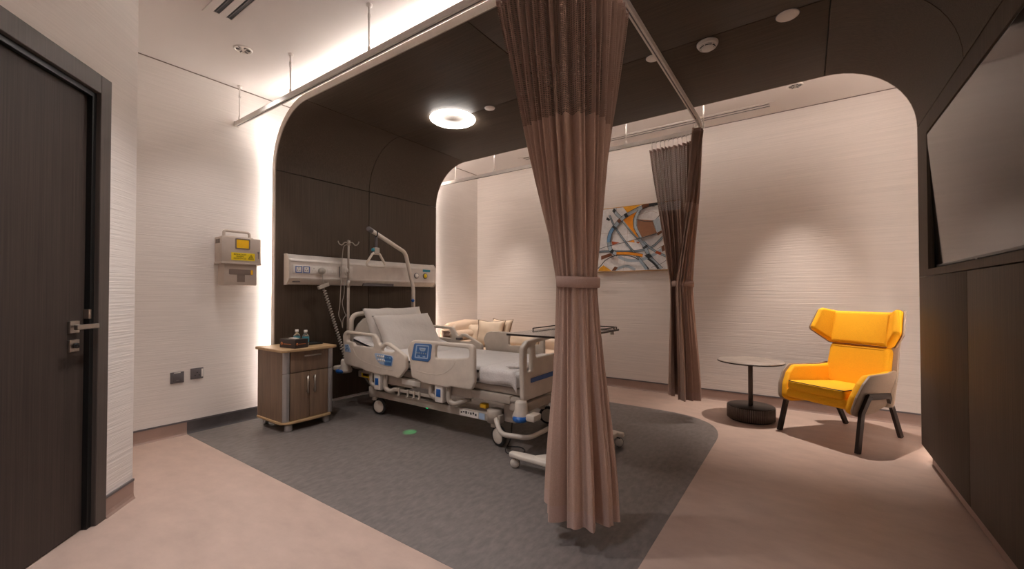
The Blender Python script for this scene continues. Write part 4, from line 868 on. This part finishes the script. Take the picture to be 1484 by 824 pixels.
# ------------------------------------------------------------------ side table
st = thing('side_table', 'small round side table with fluted bronze drum base beside the yellow armchair', 'side table', (3.60, 4.28, 0))
sx_, sy_ = 3.605, 4.275
obj('table_top', lathe(B(), [(0, .505), (.255, .505), (.262, .509), (.262, .514), (.258, .517), (0, .517)], 56, T(sx_, sy_, 0)), 'stone', st); obj('dark_rim', lathe(B(), [(.24, .5035), (.2625, .5035), (.2635, .511), (.262, .512)], 56, T(sx_, sy_, 0)), 'bronze', st)
obj('stem', tube(B(), [(sx_, sy_, .11), (sx_, sy_, .505)], .0185, 18), 'bronzel', st)
db = obj('drum_base', lathe(B(), [(0, .012), (.182, .012), (.182, .118), (.178, .122), (0, .122)], 56, T(sx_, sy_, 0)), 'bronze', st)
b = B()
for k in range(72): a = k*2*PI/72; tube(b, [(sx_+.184*math.cos(a), sy_+.184*math.sin(a), .012), (sx_+.184*math.cos(a), sy_+.184*math.sin(a), .117)], .0058, 6)
obj('flutes', b, 'bronzel', db, kind='stuff')
obj('plinth', lathe(B(), [(0, 0), (.172, 0), (.172, .012), (0, .012)], 48, T(sx_, sy_, 0)), 'rubber', st)

# ------------------------------------------------------------------ armchair
ch = thing('armchair', 'yellow wingback armchair with taupe shell and dark angular metal legs', 'armchair', (4.27, 4.25, 0))
CH = Matrix(((.835, .557, 0, 4.064), (-.551, .831, 0, 3.913), (0, 0, 1, 0), (0, 0, 0, 1)))      # local (a: across, b: towards the back, z)
BZ = Matrix(((0, 0, 1, 0), (1, 0, 0, 0), (0, 1, 0, 0), (0, 0, 0, 1)))        # plate xy -> (b, z), thickness along a
AZ = Matrix(((1, 0, 0, 0), (0, 0, -1, 0), (0, 1, 0, 0), (0, 0, 0, 1)))       # plate xy -> (a, z)
def seatb(x0, x1, y0, y1, z0, z1, bev, m, name, parent=ch, tilt=0, lab=None):
    b = box(B(), x0, x1, y0, y1, z0, z1, bev=bev, seg=4)
    for v in b.verts: v.co.x *= 1-.30*max(0, v.co.y)/.5
    if tilt: b.transform(T(0, y0, z0) @ RX(tilt) @ T(0, -y0, -z0))
    b.transform(CH); return obj(name, b, m, parent, lab, shade=60)
seatb(-.222, .222, -.02, .50, .285, .36, .03, 'yellow', 'seat_base', tilt=-.05)
cu_ = seatb(-.208, .208, -.025, .48, .345, .425, .034, 'yellow', 'seat_cushion', tilt=-.055)
zc = lambda y, z: (z-.0*y)
b = B(); tube(b, [CH @ Vector(p) for p in fillet([(-.150, .44, .392), (-.203, -.018, .416), (.203, -.018, .416), (.150, .44, .392)], .03, 5)], .0035, 6); obj('seam_piping', b, 'bronze', cu_)
# arms: yellow inner pad and taupe outer shell, leaning slightly outwards
AP = [(-.03, .275), (.0, .385), (.055, .475), (.12, .530), (.40, .524), (.54, .535), (.54, .27), (.30, .235), (.05, .245)]
for s in (-1, 1):
    A_ = CH @ T(s*.226, 0, .27) @ RZ(s*.13) @ RY(s*.20) @ T(0, 0, -.27)
    obj('arm_pad', plate(B(), AP, [], .052, .024, A_ @ BZ, r=.05, res=4), 'yellow', ch, shade=60)
    O_ = CH @ T(s*.254, 0, .27) @ RZ(s*.13) @ RY(s*.20) @ T(0, 0, -.27)
    obj('outer_shell', plate(B(), [(x-.004 if x < .1 else x, z) for x, z in [(-.036, .27), (-.006, .388), (.05, .480), (.118, .536), (.41, .528), (.55, .545), (.54, .27), (.30, .228), (.06, .24)]], [], .016, .004, O_ @ BZ, r=.05), 'taupe', ch, 'taupe leather outer shell', shade=50)
# back
TILT = math.radians(14)
BK = CH @ T(0, .47, .36) @ RX(-TILT)
obj('back_pad', plate(B(), [(-.205, 0), (.205, 0), (.215, .16), (.210, .31), (.20, .342), (-.20, .342), (-.210, .31), (-.215, .16)], [], .09, .035, BK @ AZ, r=.05, res=4), 'yellow', ch, shade=60)
hd = obj('headrest', plate(B(), [(-.205, .335), (.205, .335), (.22, .40), (.215, .60), (.20, .615), (-.20, .615), (-.215, .60), (-.22, .40)], [], .085, .034, BK @ T(0, -.012, 0) @ AZ, r=.03, res=4), 'yellow', ch, shade=60)
for s in (-1, 1):
    Wm = BK @ T(s*.20, -.015, 0) @ RZ(-s*math.radians(52) if s > 0 else math.radians(52)) @ (Matrix.Identity(4) if s > 0 else Matrix.Diagonal((-1, 1, 1, 1)))
    out = [(-.03, .345), (.02, .345), (.165, .42), (.175, .445), (.135, .60), (.115, .62), (-.03, .615)]
    obj('wing', plate(B(), out, [], .055, .024, Wm @ AZ, r=.025, res=4), 'yellow', hd, shade=60)
    obj('wing_shell', plate(B(), [(x*1.02, z) for x, z in out], [], .014, .004, Wm @ T(0, .032, 0) @ AZ, r=.025), 'taupe', hd, shade=50)
obj('back_shell', plate(B(), [(-.24, -.10), (.24, -.10), (.24, .17), (.23, .33), (.23, .40), (.225, .60), (.205, .62), (-.205, .62), (-.225, .60), (-.23, .40), (-.23, .33), (-.24, .17)], [], .020, .006, BK @ T(0, .052, 0) @ AZ, r=.04), 'taupe', ch, 'taupe leather back shell', shade=50)
b = B(); tube(b, [BK @ Vector((x, -.052, .338)) for x in (-.2, 0, .2)], .003, 6); obj('back_seam', b, 'bronze', ch)
# legs: flat bars joined by a side bar on each shell
def flatbar(b, pts, wd, th, nrm):
    P = [Vector(p) for p in pts]; n = Vector(nrm); rows = []
    for i, p in enumerate(P):
        d = (P[min(i+1, len(P)-1)]-P[max(i-1, 0)]).normalized(); s_ = d.cross(n).normalized(); rows.append([b.verts.new(CH @ (p+s_*wd/2*q+n*th/2*r__)) for q, r__ in ((-1, -1), (1, -1), (1, 1), (-1, 1))])
    for r0, r1 in zip(rows, rows[1:]):
        for k in range(4): b.faces.new((r0[k], r0[(k+1) % 4], r1[(k+1) % 4], r1[k]))
    b.faces.new(rows[0][::-1]); b.faces.new(rows[-1]); bmesh.ops.recalc_face_normals(b, faces=b.faces)
for s in (-1, 1):
    xo = s*.345
    b = B(); flatbar(b, [(s*.28, .0, .0), (s*.268, .07, .265), (s*.286, .125, .388)], .040, .022, (1, 0, 0)); obj('front_leg', b, 'bronze', ch)
    b = B(); flatbar(b, [(s*.19, .685, .0), (s*.203, .55, .245), (s*.226, .46, .352)], .036, .022, (1, 0, 0)); obj('back_leg', b, 'bronze', ch)
    b = B(); flatbar(b, [(s*.286, .115, .380), (s*.226, .48, .345)], .042, .014, (1, 0, 0)); obj('side_bar', b, 'bronze', ch)

# ------------------------------------------------------------------ television in its recess, leaning forward at the top
tv = thing('television', 'large flat television with black bezel leaning in a recess of the dark panel', 'television', (4.69, 2.87, 1.27))
TVM = T(4.676, 0, 1.268) @ RY(-math.atan2(.034, .83))
obj('case', box(B(), 0, .03, 2.115, 3.628, 0, .835, bev=.004, mtx=TVM), 'black', tv)
obj('screen', box(B(), -.0016, .0, 2.125, 3.618, .014, .826, mtx=TVM), 'screen', tv)
obj('sensor', box(B(), -.004, .002, 2.855, 2.885, -.008, .003, mtx=TVM), 'gunmetal', tv)
